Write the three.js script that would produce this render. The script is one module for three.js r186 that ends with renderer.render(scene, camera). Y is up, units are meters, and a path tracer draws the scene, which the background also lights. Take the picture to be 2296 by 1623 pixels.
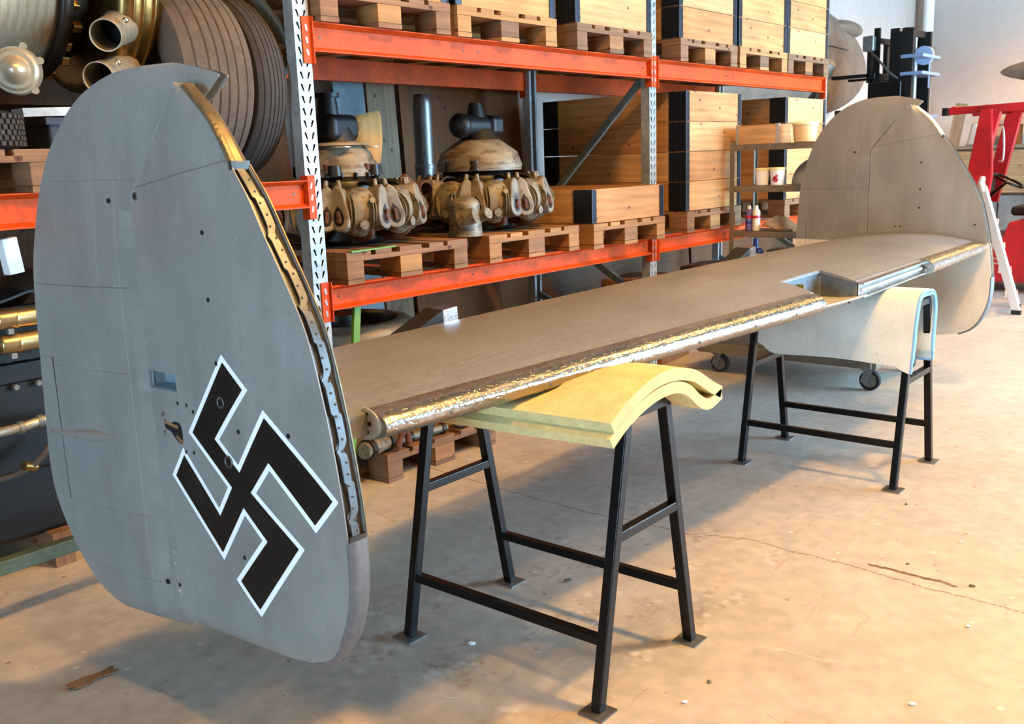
import * as THREE from 'three';
import { mergeGeometries, toCreasedNormals } from 'three/addons/utils/BufferGeometryUtils.js';
import { RoundedBoxGeometry } from 'three/addons/geometries/RoundedBoxGeometry.js';
import { TessellateModifier } from 'three/addons/modifiers/TessellateModifier.js';

// ------------------------------------------------------------------ camera, sky, lamps, exposure
const scene = new THREE.Scene();
const renderer = new THREE.WebGLRenderer({ antialias: true });
renderer.toneMapping = THREE.LinearToneMapping;
renderer.toneMappingExposure = 1.0;
renderer.shadowMap.enabled = true;
const camera = new THREE.PerspectiveCamera(41.2, 2296 / 1623, 0.05, 60);
camera.rotation.order = 'YXZ';
camera.position.set(0, 1.508, 0);
camera.rotation.set(-0.2043, -0.8713, -0.0351);
camera.focus = 3.4; camera.userData.fStop = 7;
scene.background = new THREE.Color().setRGB(0.41, 0.70, 1.0);      // overcast daylight outside the gate
scene.backgroundIntensity = 40;
const LAMP_TINT = new THREE.Color().setRGB(1.0, 0.56, 0.17);
// hall lamps: [x, y, z, intensity]
const HALL_LAMPS = [[0.95, 5.0, -0.5, 52], [3.4, 5.0, 0.1, 160], [3.6, 5.0, 1.5, 50], [7.6, 5.0, -0.3, 62], [13.0, 5.0, -1.0, 240]];

// ------------------------------------------------------------------ helpers
let seed = 7;
const rnd = () => { seed = (seed * 1664525 + 1013904223) >>> 0; return seed / 4294967296; };
const rr = (a, b) => a + (b - a) * rnd();
const V = (x, y, z) => new THREE.Vector3(x, y, z);
const used = {};
function numbered(n) { if (used[n] === undefined) { used[n] = 0; return n; } used[n]++; return n + '_' + String(used[n]).padStart(3, '0'); }
function tag(o, label, category, group) { o.userData.label = label; o.userData.category = category; if (group) o.userData.group = group; return o; }
function merge(g) {
  if (!Array.isArray(g)) return g;
  if (g.length === 1) return g[0];
  const l = g.map((a) => { const b = a.index ? a.toNonIndexed() : a; for (const k of Object.keys(b.attributes)) if (!['position', 'normal', 'uv'].includes(k)) b.deleteAttribute(k); return b; });
  return mergeGeometries(l);
}
function obj(name, g, m, parent = scene) {
  const o = new THREE.Mesh(merge(g), m); o.name = parent === scene ? numbered(name) : name;
  o.castShadow = o.receiveShadow = true; parent.add(o); return o;
}
function thing(name, label, category, pos = [0, 0, 0], turn = 0, group) {
  const o = new THREE.Group(); o.name = numbered(name); scene.add(o); o.position.set(...pos); o.rotation.y = turn;
  return tag(o, label, category, group);
}
function struct(name, g, m) { const o = obj(name, g, m); o.userData.kind = 'structure'; return o; }
function dup(root, pos, turn, label, group) {
  const r = root.clone(); r.name = numbered(root.name.replace(/_\d\d\d$/, '')); scene.add(r); r.position.set(...pos); r.rotation.y = turn;
  r.userData = { ...root.userData }; if (label) r.userData.label = label; if (group) r.userData.group = group; return r;
}
// uv in metres, u along the longest axis of the piece
function uvm(g, ox = rnd() * 7, oy = rnd() * 7) {
  g.computeBoundingBox(); const s = g.boundingBox.getSize(V(0, 0, 0)).toArray(), p = g.attributes.position, n = g.attributes.normal, uv = new Float32Array(p.count * 2);
  for (let i = 0; i < p.count; i++) {
    const a = [Math.abs(n.getX(i)), Math.abs(n.getY(i)), Math.abs(n.getZ(i))], k = a.indexOf(Math.max(...a));
    let [b, c] = [0, 1, 2].filter((q) => q !== k); if (s[c] > s[b]) [b, c] = [c, b];
    const q = [p.getX(i), p.getY(i), p.getZ(i)]; uv[2 * i] = q[b] + ox; uv[2 * i + 1] = q[c] + oy;
  }
  g.setAttribute('uv', new THREE.BufferAttribute(uv, 2)); return g;
}
const put = (g, x, y, z, rx = 0, ry = 0, rz = 0) => { if (rx) g.rotateX(rx); if (ry) g.rotateY(ry); if (rz) g.rotateZ(rz); return g.translate(x, y, z); };
const box = (w, h, d, x = 0, y = 0, z = 0, rx, ry, rz) => put(uvm(new THREE.BoxGeometry(w, h, d)), x, y, z, rx, ry, rz);
const rbox = (w, h, d, r, x = 0, y = 0, z = 0, rx, ry, rz, s = 2) => put(uvm(new RoundedBoxGeometry(w, h, d, s, r)), x, y, z, rx, ry, rz);
const cyl = (r0, r1, h, x = 0, y = 0, z = 0, rx, ry, rz, n = 24, open = false) => put(new THREE.CylinderGeometry(r0, r1, h, n, 1, open), x, y, z, rx, ry, rz);
const sph = (r, x, y, z, sx = 1, sy = 1, sz = 1, n = 20) => new THREE.SphereGeometry(r, n, Math.round(n * 0.7)).scale(sx, sy, sz).translate(x, y, z);
const lathe = (pts, n = 40) => new THREE.LatheGeometry(pts.map((p) => new THREE.Vector2(p[0], p[1])), n);
const tube = (pts, r, n = 60, k = 10, closed = false) => new THREE.TubeGeometry(new THREE.CatmullRomCurve3(pts.map((p) => V(...p)), closed), n, r, k, closed);
// straight bar of rectangular section between two points
function bar(a, b, w, h = w, roll = 0) {
  const A = V(...a), B = V(...b), L = A.distanceTo(B), g = uvm(new RoundedBoxGeometry(w, L, h, 1, Math.min(w, h) * 0.12));
  if (roll) g.rotateY(roll);
  const q = new THREE.Quaternion().setFromUnitVectors(V(0, 1, 0), B.clone().sub(A).normalize());
  return g.applyQuaternion(q).translate((A.x + B.x) / 2, (A.y + B.y) / 2, (A.z + B.z) / 2);
}
function prism(pts, d, bevel = 0) {   // outline in xy, depth along z, centred
  const s = new THREE.Shape(pts.map((p) => new THREE.Vector2(p[0], p[1])));
  return uvm(new THREE.ExtrudeGeometry(s, { depth: d - 2 * bevel, bevelEnabled: bevel > 0, bevelSize: bevel, bevelThickness: bevel, bevelSegments: 2, curveSegments: 16 }).translate(0, 0, -d / 2 + bevel));
}
// loft of closed or open rings (arrays of [x,y,z]); caps optional
function loft(rings, { close = true, caps = true, crease = 0.6, uv = null, skip = null } = {}) {
  const pos = [], idx = [], m = rings[0].length, n = rings.length;
  for (const r of rings) for (const p of r) pos.push(...p);
  for (let i = 0; i < n - 1; i++) for (let j = 0; j < (close ? m : m - 1); j++) {
    if (skip && skip(i, j)) continue;
    const a = i * m + j, b = i * m + (j + 1) % m, c = a + m, d = b + m; idx.push(a, b, d, a, d, c);
  }
  if (caps === true && close) for (const [i, f] of [[0, 1], [n - 1, 0]]) {
    const c = pos.length / 3, q = [0, 0, 0]; for (const p of rings[i]) for (let k = 0; k < 3; k++) q[k] += p[k] / m; pos.push(...q);
    for (let j = 0; j < m; j++) { const a = i * m + j, b = i * m + (j + 1) % m; f ? idx.push(c, b, a) : idx.push(c, a, b); }
  }
  if (caps === 'strip') for (const [i, f] of [[0, 1], [n - 1, 0]]) for (let j = 0; j < m / 2 - 1; j++) { const a = i * m + j, b = a + 1, c = i * m + m - 1 - j, d = c - 1; f ? idx.push(a, c, d, a, d, b) : idx.push(a, d, c, a, b, d); }
  let g = new THREE.BufferGeometry(); g.setAttribute('position', new THREE.Float32BufferAttribute(pos, 3)); g.setIndex(idx);
  g = toCreasedNormals(g, crease);
  if (uv) { const p = g.attributes.position, u = new Float32Array(p.count * 2); for (let i = 0; i < p.count; i++) { const q = uv(p.getX(i), p.getY(i), p.getZ(i)); u[2 * i] = q[0]; u[2 * i + 1] = q[1]; } g.setAttribute('uv', new THREE.BufferAttribute(u, 2)); }
  else uvm(g, 0, 0);
  return g;
}
const lerp = (a, b, t) => a + (b - a) * t, clamp = (x, a = 0, b = 1) => Math.min(b, Math.max(a, x)), smooth = (a, b, x) => { const t = clamp((x - a) / (b - a)); return t * t * (3 - 2 * t); };
function poly(pts, x) { for (let i = 0; i < pts.length - 1; i++) { const [a, b] = [pts[i], pts[i + 1]]; if (x >= Math.min(a[0], b[0]) && x <= Math.max(a[0], b[0])) return lerp(a[1], b[1], a[0] === b[0] ? 0 : (x - a[0]) / (b[0] - a[0])); } return x < Math.min(pts[0][0], pts[pts.length - 1][0]) === (pts[0][0] < pts[pts.length - 1][0]) ? pts[0][1] : pts[pts.length - 1][1]; }
// smooth a polyline
const spline = (pts, n) => new THREE.CatmullRomCurve3(pts.map((p) => V(p[0], p[1], p[2] || 0)), false, 'centripetal').getSpacedPoints(n).map((p) => [p.x, p.y, p.z]);

// ------------------------------------------------------------------ procedural textures
const hash = (x, y, s) => { let h = (x * 374761393 + y * 668265263 + s * 974634541) | 0; h = Math.imul(h ^ (h >>> 13), 1274126177); return ((h ^ (h >>> 16)) >>> 0) / 4294967296; };
function vn(x, y, px, py, s) {
  const i = Math.floor(x), j = Math.floor(y), f = x - i, g = y - j, u = f * f * (3 - 2 * f), v = g * g * (3 - 2 * g), w = (a, m) => ((a % m) + m) % m;
  const a = w(i, px), b = w(i + 1, px), c = w(j, py), d = w(j + 1, py);
  return lerp(lerp(hash(a, c, s), hash(b, c, s), u), lerp(hash(a, d, s), hash(b, d, s), u), v);
}
const fbm = (u, v, fx, fy, s, o = 4) => { let a = 0, k = 0.5, t = 0; for (let i = 0; i < o; i++) { a += k * vn(u * fx, v * fy, fx, fy, s + i); t += k; k *= 0.5; fx *= 2; fy *= 2; } return a / t; };
class Tex {
  constructor(w, h) { this.w = w; this.h = h; this.d = new Uint8Array(w * h * 4).fill(255); }
  fill(f) { for (let y = 0; y < this.h; y++) for (let x = 0; x < this.w; x++) { const c = f((x + 0.5) / this.w, (y + 0.5) / this.h), i = 4 * (y * this.w + x); if (c.length) { this.d[i] = clamp(c[0], 0, 255); this.d[i + 1] = clamp(c[1], 0, 255); this.d[i + 2] = clamp(c[2], 0, 255); } else this.d[i] = this.d[i + 1] = this.d[i + 2] = clamp(c, 0, 255); } return this; }
  px(x, y, c, a) { x |= 0; y |= 0; if (x < 0 || y < 0 || x >= this.w || y >= this.h) return; const i = 4 * (y * this.w + x); for (let k = 0; k < 3; k++) this.d[i + k] = lerp(this.d[i + k], c[k], a); }
  dot(x, y, r, c, a = 1) { for (let j = -Math.ceil(r); j <= r; j++) for (let i = -Math.ceil(r); i <= r; i++) { const d = Math.hypot(i, j); if (d <= r + 0.5) this.px(x + i, y + j, c, a * clamp(r + 0.5 - d)); } return this; }
  line(x0, y0, x1, y1, w, c, a = 1, jit = 0) { const n = Math.ceil(Math.hypot(x1 - x0, y1 - y0)); let o = 0; for (let i = 0; i <= n; i++) { const t = i / n; o += jit * (rnd() - 0.5); o *= 0.97; this.dot(lerp(x0, x1, t) + o, lerp(y0, y1, t) + o, w / 2, c, a); } return this; }
  get(srgb = true, rx = 1, ry = rx) { const t = new THREE.DataTexture(this.d, this.w, this.h, THREE.RGBAFormat); t.magFilter = THREE.LinearFilter; t.minFilter = THREE.LinearMipmapLinearFilter; t.generateMipmaps = true; t.wrapS = t.wrapT = THREE.RepeatWrapping; if (srgb) t.colorSpace = THREE.SRGBColorSpace; t.repeat.set(rx, ry); t.needsUpdate = true; return t; }
}
const woodT = new Tex(512, 512).fill((u, v) => {
  const w = fbm(u, v, 2, 7, 11, 3) * 0.05, g = fbm(u, v + w, 6, 70, 21, 3), r = 0.5 + 0.5 * Math.sin((v + w * 1.4) * 95), d = fbm(u, v, 4, 5, 31, 4);
  let k = 205 + 44 * (g - 0.5) + 16 * (r - 0.5) + 54 * (d - 0.5); return [k * 1.02, k * 0.985, k * 0.94];
});
for (let i = 0; i < 9; i++) { const x = rnd() * 512, y = rnd() * 512; woodT.dot(x, y, rr(4, 8), [120, 78, 44], 0.75); woodT.dot(x, y, 2.5, [84, 50, 30], 0.7); }
const woodMap = woodT.get(true, 0.9, 1.3);
const grimeT = new Tex(512, 512).fill((u, v) => { const a = fbm(u, v, 6, 6, 41, 5), b = fbm(u, v, 40, 40, 51, 3); return 205 + 70 * (a - 0.5) + 46 * (b - 0.5); });
const grimeMap = grimeT.get(true, 1.5), grimeRough = grimeT.get(false, 1.5);
const castMap = new Tex(512, 512).fill((u, v) => { const a = fbm(u, v, 5, 5, 42, 5), s = smooth(0.45, 0.75, fbm(u, v, 12, 9, 52, 5)), k = 116 + 70 * (a - 0.5); return [lerp(k * 1.03, 62, s * 0.6), lerp(k * 0.94, 52, s * 0.7), lerp(k * 0.78, 38, s * 0.7)]; }).get(true, 1.6);
const fineBump = new Tex(256, 256).fill((u, v) => 128 + 110 * (fbm(u, v, 24, 24, 61, 3) - 0.5)).get(false, 8);

// ------------------------------------------------------------------ materials
const mat = (c, o = {}) => new THREE.MeshStandardMaterial({ color: c, roughness: 0.7, ...o });
const M = {
  orange: new THREE.MeshPhysicalMaterial({ color: 0xea5710, roughness: 0.6, specularIntensity: 0.45, map: grimeMap }), upright: mat(0xb9bfbd, { roughness: 0.45, metalness: 0.25, map: grimeMap }),
  brace: mat(0x8f9a94, { roughness: 0.5, metalness: 0.4, map: grimeMap }),
  black: new THREE.MeshPhysicalMaterial({ color: 0x09090a, roughness: 0.26, specularIntensity: 0.55 }), blackSteel: mat(0x0a0a0b, { roughness: 0.5, metalness: 0.2, map: grimeMap }),
  galv: mat(0x9a9b98, { roughness: 0.42, metalness: 0.8, map: grimeMap }),
  alu: mat(0xd2d2cf, { roughness: 0.26, metalness: 1 }), aluDull: mat(0xb5b3ab, { roughness: 0.42, metalness: 0.9, map: grimeMap }),
  hinge: mat(0x2a2c31, { roughness: 0.35, metalness: 0.7 }),
  cast: mat(0xffffff, { roughness: 0.55, metalness: 0.2, map: castMap }), castGrey: mat(0x8d8a7d, { roughness: 0.5, metalness: 0.5, map: grimeMap }),
  oil: mat(0x2b241b, { roughness: 0.4, metalness: 0.3, map: grimeMap }), rust: mat(0x6d3f26, { roughness: 0.75, map: grimeMap }),
  bronze: mat(0xa8834a, { roughness: 0.33, metalness: 0.9, map: grimeMap }), tin: mat(0xd6c6a8, { roughness: 0.42, metalness: 0.6, map: grimeMap }),
  rubber: mat(0x4a433d, { roughness: 0.85, map: grimeMap }), rubberDark: mat(0x24211f, { roughness: 0.8, map: grimeMap }),
  white: mat(0xe9e7e0, { roughness: 0.5 }), cream: mat(0xd9d3bb, { roughness: 0.5 }), red: mat(0xd41a20, { roughness: 0.35, map: grimeMap }),
  darkFabric: mat(0x4c463c, { roughness: 0.95, map: grimeMap }), blue: mat(0x1c2a6e, { roughness: 0.35 }), blueGrey: mat(0x2c3a4d, { roughness: 0.7, map: grimeMap }),
  cardboard: mat(0xa8774a, { roughness: 0.9, map: grimeMap }), shelf: mat(0x8d7f68, { roughness: 0.5, metalness: 0.2, map: grimeMap }),
  greenPaint: mat(0x5e8f2a, { roughness: 0.5 }), rail: mat(0x56654f, { roughness: 0.6, map: grimeMap }), foil: mat(0xc9c6bc, { roughness: 0.5, metalness: 0.3, map: grimeMap }),
};
const wood = (c) => mat(c, { roughness: 0.78, map: woodMap });
const PAL = [wood(0xb08050), wood(0x9c7350), wood(0xc29258), wood(0x8d6a4c)];      // weathered to fresh pallet timber
const COL = [wood(0xe0a868), wood(0xd2955a), wood(0xe6b67c), wood(0xd89e62)];      // collar boards
const PLY = [wood(0x80501f), wood(0x8a5420), wood(0x5e4022), wood(0x9c8a70)];
// ------------------------------------------------------------------ the hall
const FW = 2048, FM = 12;                                   // floor texture: 12 m square, x -1..11, z -7..5
const floorT = new Tex(FW, FW).fill((u, v) => {
  const a = fbm(u, v, 5, 5, 71, 5), b = fbm(u, v, 60, 60, 81, 4), c = fbm(u, v, 300, 300, 91, 2), s = smooth(0.56, 0.72, fbm(u, v, 14, 14, 101, 4));
  const k = 174 + 26 * (a - 0.5) + 20 * (b - 0.5) + 26 * (c - 0.5) - 6 * s; return [k * 1.04, k * 0.975, k * 0.885 - 3 * s];
});
const fpx = (x, z) => [(x + 1) / FM * FW, (5 - z) / FM * FW];
const crackP = [[3.42, -4.2], [3.30, -3.2], [3.27, -2.86], [3.254, -2.31], [3.30, -1.79], [3.36, -1.58], [3.35, -1.22], [3.317, -0.97], [3.315, -0.62], [3.3, 1], [3.33, 4]];
for (let i = 0; i < crackP.length - 1; i++) { const a = fpx(...crackP[i]), b = fpx(...crackP[i + 1]); floorT.line(a[0], a[1], b[0], b[1], 1.6, [92, 72, 54], 0.6, 1.2); }
{ const a = fpx(3.40, -1.16), b = fpx(3.39, -0.86); floorT.line(a[0], a[1], b[0], b[1], 3, [96, 66, 40], 0.6, 1.5); }
for (let i = 0; i < 900; i++) { const [x, y] = fpx(rr(0.8, 8), rr(-4, 0.5)); floorT.dot(x, y, rr(0.4, 1.6), rnd() < 0.5 ? [120, 92, 66] : [226, 220, 208], rr(0.3, 0.8)); }
for (let i = 0; i < 160; i++) { const [x, y] = fpx(rr(1.2, 6), rr(-3.2, 0)), l = rr(4, 40), t = rr(-0.25, 0.25) + 1.57 * (rnd() < 0.3); floorT.line(x, y, x + l * Math.cos(t), y + l * Math.sin(t), 1, rnd() < 0.55 ? [148, 112, 76] : [224, 219, 209], rr(0.15, 0.5), 1.4); }
for (let i = 0; i < 46; i++) { const [x, y] = fpx(rr(1.7, 3.4), rr(-2.4, -1.4)); for (let k = 0; k < 14; k++) floorT.dot(x + rr(-14, 14), y + rr(-7, 7), rr(0.6, 3), rnd() < 0.5 ? [138, 118, 98] : [214, 210, 202], rr(0.15, 0.45)); }
const floorMap = floorT.get(true, 1 / FM, 1 / FM); floorMap.offset.set(1 / FM, 5 / FM);
const floorM = mat(0xffffff, { roughness: 0.5, map: floorMap, bumpMap: fineBump, bumpScale: 0.0012 });
{
  const g = new THREE.BoxGeometry(22, 0.2, 11).translate(5.6, -0.1, 0.2), p = g.attributes.position, uv = new Float32Array(p.count * 2);
  for (let i = 0; i < p.count; i++) { uv[2 * i] = p.getX(i); uv[2 * i + 1] = -p.getZ(i); }
  g.setAttribute('uv', new THREE.BufferAttribute(uv, 2)); struct('floor', g, floorM);
}
const plasterT = new Tex(512, 512).fill((u, v) => 232 + 22 * (fbm(u, v, 4, 4, 301, 5) - 0.5) + 12 * (fbm(u, v, 60, 60, 311, 2) - 0.5));
const plaster = mat(0xd6c4b6, { roughness: 0.9, map: plasterT.get(true, 0.2) }), ceilM = mat(0x625c54, { roughness: 0.9 }), brickM = mat(0x6e6258, { roughness: 0.9, map: plasterT.get(true, 0.2) });
const X0 = -5, X1 = 16, Z0 = -5.1, Z1 = 4.0, HH = 5.8;
struct('wall_back', box(X1 - X0 + 0.4, HH, 0.2, (X0 + X1) / 2, HH / 2, Z0 - 0.1), plaster);
// front wall with the open main gate, left wall with a second gate: the daylight comes in here
const holed = (axis, at, a0, a1, holes) => {            // wall slab with rectangular openings [from, to, sill, head]
  const s = new THREE.Shape([[a0, 0], [a1, 0], [a1, HH], [a0, HH]].map((p) => new THREE.Vector2(...p)));
  for (const [p, q, lo, hi] of holes) s.holes.push(new THREE.Path([[p, lo], [q, lo], [q, hi], [p, hi]].map((r) => new THREE.Vector2(...r))));
  const g = new THREE.ExtrudeGeometry(s, { depth: 0.2, bevelEnabled: false }).translate(0, 0, -0.1);
  return uvm(axis === 'x' ? g.translate(0, 0, at) : g.rotateY(-Math.PI / 2).translate(at, 0, 0));
};
const frame = (axis, at, p, q, lo, hi, mid) => [[(p + q) / 2, hi - 0.05, q - p, 0.1], ...(lo > 0 ? [[(p + q) / 2, lo + 0.05, q - p, 0.1]] : []), [p + 0.05, (lo + hi) / 2, 0.1, hi - lo], [q - 0.05, (lo + hi) / 2, 0.1, hi - lo], ...(mid ? [[(p + q) / 2, (lo + hi) / 2, 0.06, hi - lo]] : [])].map(([a, y, w, h]) => (axis === 'x' ? box(w, h, 0.24, a, y, at) : box(0.24, h, w, at, y, a)));
const GF = [6.3, 12.4, 0.01, 4.0], GL = [-0.9, 1.5, 0.01, 2.3];
struct('wall_right', holed('z', X1 + 0.1, Z0, Z1, []), plaster);
struct('wall_left', holed('z', X0 - 0.1, Z0, Z1, [GL]), brickM);
struct('wall_front', holed('x', Z1 + 0.1, X0 - 0.2, X1 + 0.2, [GF]), brickM);
struct('door_1', frame('x', Z1 + 0.1, GF[0], GF[1], 0, GF[3]), M.blackSteel); struct('door_2', frame('z', X0 - 0.1, GL[0], GL[1], 0, GL[3]), M.blackSteel);
struct('ceiling', box(X1 - X0 + 0.4, 0.2, Z1 - Z0 + 0.4, (X0 + X1) / 2, HH + 0.1, (Z0 + Z1) / 2), ceilM);
const pipe = struct('trim_1', [cyl(0.075, 0.075, HH, 15.85, HH / 2, -4.87)], mat(0xf4f2ee, { roughness: 0.4 }));
pipe.userData.label = 'white vertical pipe in the corner of the hall';

// hall lamps on the ceiling
const lampGlow = new THREE.MeshStandardMaterial({ color: 0x222222, emissive: LAMP_TINT, emissiveIntensity: 6 });
HALL_LAMPS.forEach(([x, y, z, power], i) => {
  const t = thing('high_bay_lamp', 'warm high bay lamp hanging from the hall ceiling', 'lamp', [x, y, z], 0, 'lamps on the hall ceiling');
  obj('shade', lathe([[0.05, 0.34], [0.11, 0.32], [0.14, 0.16], [0.27, 0.0], [0.26, 0.0], [0.12, 0.15], [0.02, 0.3]], 32), M.aluDull, t);
  obj('lamp_lens', cyl(0.22, 0.22, 0.01, 0, 0.03, 0, 0, 0, 0, 32), lampGlow, t);
  obj('stem', cyl(0.02, 0.02, HH - y - 0.34, 0, (HH - y + 0.34) / 2, 0), M.blackSteel, t);
  const s = new THREE.SpotLight(LAMP_TINT, power, 0, 1.25, 0.35, 2); s.position.set(0, 0.015, 0); s.target.position.set(0, -4, 0); t.add(s, s.target);
  s.castShadow = true; s.shadow.radius = 11; s.shadow.mapSize.set(2048, 2048); s.name = 'lamp_light';
});

// ------------------------------------------------------------------ pallet rack
const ZR = -3.378, ZB = -4.42, PX = [-0.123, 2.677, 5.468, 8.262], PW = 0.083, PD = 0.062, TOP = 4.4;
const rack = thing('pallet_rack', 'pallet rack of grey slotted uprights and orange beams along the back wall', 'rack');
function uprightGeo(h, slots) {
  const t = 0.004, shape = new THREE.Shape([[0, 0], [PW, 0], [PW, h], [0, h]].map((p) => new THREE.Vector2(...p)));
  if (slots) for (let y = 0.05; y < h - 0.06; y += 0.05) for (const s of [-1, 1]) {
    const c = PW / 2 + s * 0.018, q = s * 0.005, hole = new THREE.Path([[c - 0.006 + q, y + 0.014], [c + 0.006 + q, y + 0.014], [c + 0.0035 - q, y - 0.015], [c - 0.0035 - q, y - 0.015]].map((p) => new THREE.Vector2(...p)));
    shape.holes.push(hole);
  }
  const f = uvm(new THREE.ExtrudeGeometry(shape, { depth: t, bevelEnabled: false }).translate(-PW / 2, 0, -t));
  return [f, box(t, h, PD, -PW / 2 + t / 2, h / 2, -PD / 2), box(t, h, PD, PW / 2 - t / 2, h / 2, -PD / 2), box(0.02, h, t, -PW / 2 + 0.012, h / 2, -PD), box(0.02, h, t, PW / 2 - 0.012, h / 2, -PD)];
}
const upG = merge(uprightGeo(TOP, true)), upPlain = merge(uprightGeo(TOP, false));
PX.forEach((x, i) => {
  const f = obj('upright', i ? upG : upPlain, M.upright, rack); f.position.set(x + PW / 2, 0, ZR);
  obj('base_plate', box(0.14, 0.008, 0.12, 0, 0.004, -PD / 2), M.galv, f); obj('inner_liner', box(0.07, TOP - 0.02, 0.003, 0, TOP / 2, -0.012), M.blackSteel, f);
  const b = obj('upright', upPlain, M.upright, rack); b.position.set(x + PW / 2, 0, ZB); b.rotation.y = Math.PI;
  const xc = x + PW / 2, zf = ZR - PD, zb = ZB + PD;
  for (const [y0, y1] of [[0.18, 0.56], [0.56, 1.12], [2.02, 1.12], [2.02, 2.9], [3.8, 2.9]]) obj('brace', bar([xc, y0, y0 > y1 ? zf : (y0 < 1 && y1 < 1 ? zf : zf)], [xc, y1, zb], 0.03, 0.045), M.brace, rack);
  for (const [y0, y1] of [[0.56, 0.2]]) obj('brace', bar([xc, y0, zf], [xc, y1, zb], 0.03, 0.045), M.brace, rack);
});
// beams: rolled channel section facing the aisle, with hooked end connectors
function beam(bay, y0, h, front) {
  const xa = PX[bay] + PW, xb = PX[bay + 1], L = xb - xa, z = front ? ZR : ZB;
  const lip = 0.022, sec = [[0, 0], [0.045, 0], [0.045, 0.006], [0.012, 0.02], [0.012, h - 0.02], [0.045, h - 0.004], [0.045, h], [0, h]];
  const g = prism(sec.map(([a, b]) => [a, b]), L).rotateY(-Math.PI / 2);             // section x -> +z, length along x
  if (!front) g.rotateY(Math.PI);
  const m = obj('beam', uvm(g.translate((xa + xb) / 2, y0, z + (front ? -0.022 : 0.022))), M.orange, rack);
  for (const [x, s] of [[xa, -1], [xb, 1]]) {
    const c = [box(0.005, h + 0.07, 0.05, x - s * 0.002, y0 + h / 2 - 0.015, z + (front ? -0.005 : 0.005)), rbox(0.048, h + 0.07, 0.006, 0.002, x + s * 0.022, y0 + h / 2 - 0.015, z + (front ? 0.004 : -0.004))];
    obj('connector', c, M.orange, m);
    if (front) for (const k of [-0.05, 0.0, 0.05]) obj('hook_slot', put(new THREE.BoxGeometry(0.009, 0.026, 0.003), x + s * 0.024, y0 + h / 2 - 0.015 + k, z + 0.0065, 0, 0, -s * 0.22), M.upright, m);
  }
  if (front) for (const k of [0.06, L * 0.36, L * 0.4, L - 0.06]) obj('bolt_hole', cyl(0.006, 0.006, 0.002, xa + k, y0 + h * 0.52, z - 0.009, Math.PI / 2, 0, 0, 10), M.oil, m);
}
for (const [bay, y, h] of [[1, 0.885, 0.108], [2, 0.885, 0.108], [1, 1.998, 0.122], [2, 1.998, 0.122], [0, 1.345, 0.118], [1, 3.3, 0.12], [2, 3.3, 0.12], [0, 2.75, 0.12]]) { beam(bay, y, h, true); beam(bay, y, h, false); }

// ------------------------------------------------------------------ pallets and collars
function makePallet(k, label) {
  const t = thing('pallet', label, 'pallet'), W = [0.145, 0.1, 0.145, 0.1, 0.145], xs = [-0.3275, -0.175, 0, 0.175, 0.3275], m = PAL[k];
  xs.forEach((x, i) => obj('deck_board', box(W[i], 0.021, 1.2, x, 0.1335, 0), PAL[(k + (i % 2) * 2) % 4], t));
  for (const z of [-0.5275, 0, 0.5275]) { obj('stringer_board', box(0.8, 0.021, 0.145, 0, 0.1120, z), m, t); for (const [x, w] of [[-0.35, 0.1], [0, 0.145], [0.35, 0.1]]) obj('block', rbox(w, 0.079, 0.145, 0.004, x, 0.0615, z, 0, 0, 0, 1), PAL[(k + (x ? 0 : 1)) % 4], t); }
  for (const [x, w] of [[-0.35, 0.1], [0, 0.145], [0.35, 0.1]]) obj('bottom_board', box(w, 0.021, 1.2, x, 0.0105, 0), m, t);
  return t;
}
function makeCollar(k, label) {
  const t = thing('pallet_collar', label, 'crate'), h = 0.196, y = 0.1, m = COL[k];
  obj('front_board', box(0.79, h, 0.02, 0, y, 0.59), m, t); obj('back_board', box(0.79, h, 0.02, 0, y, -0.59), m, t);
  for (const s of [-1, 1]) obj('side_board', box(0.02, h, 1.16, s * 0.385, y, 0), COL[(k + 1) % 4], t);
  for (const sx of [-1, 1]) for (const sz of [-1, 1]) {
    const g = [box(0.045, h * 0.98, 0.004, sx * 0.376, y, sz * 0.602), box(0.004, h * 0.98, 0.13, sx * 0.397, y, sz * 0.535), cyl(0.007, 0.007, h, sx * 0.397, y, sz * 0.6, 0, 0, 0, 8)];
    for (const q of [-0.07, -0.02, 0.03, 0.08]) g.push(box(0.05, 0.006, 0.008, sx * 0.376, y + q, sz * 0.602), box(0.008, 0.006, 0.135, sx * 0.398, y + q, sz * 0.535));
    for (const q of [-0.09, -0.045]) g.push(box(0.007, h, 0.008, sx * 0.398, y, sz * (0.6 + q)));
    obj('corner_hinge', g, M.hinge, t);
  }
  return t;
}
const UP = 2.12, LOW = 0.993;
const palletSpots = [
  // x, y, z, kind, label
  [3.18, UP, 'weathered pallet on the upper orange beam, next to the slotted upright with the tyres'], [4.03, UP, 'light pine pallet on the upper beam, below the crate between two others'], [5.02, UP, 'dark weathered pallet on the upper beam, beside the middle upright'],
  [6.17, UP, 'pallet on the far upper beam, just past the middle upright'], [7.01, UP, 'yellowish pallet in the middle of the far upper beam'], [7.83, UP, 'pallet at the end of the far upper beam'],
  [3.23, LOW, 'pallet on the lower beam carrying the engine with the cut cowl piece'], [4.2, LOW, 'pallet on the lower beam under the engine with the dark housing'], [5.05, LOW, 'pallet on the lower beam under the single low crate'],
  [6.26, LOW, 'pallet on the far lower beam under the tall four-tier crate'], [7.82, LOW, 'pallet on the far lower beam behind the shelf unit'],
];
const kinds = [1, 2, 3, 1, 2, 3, 1, 0, 0, 1, 3], protoP = {};
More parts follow.
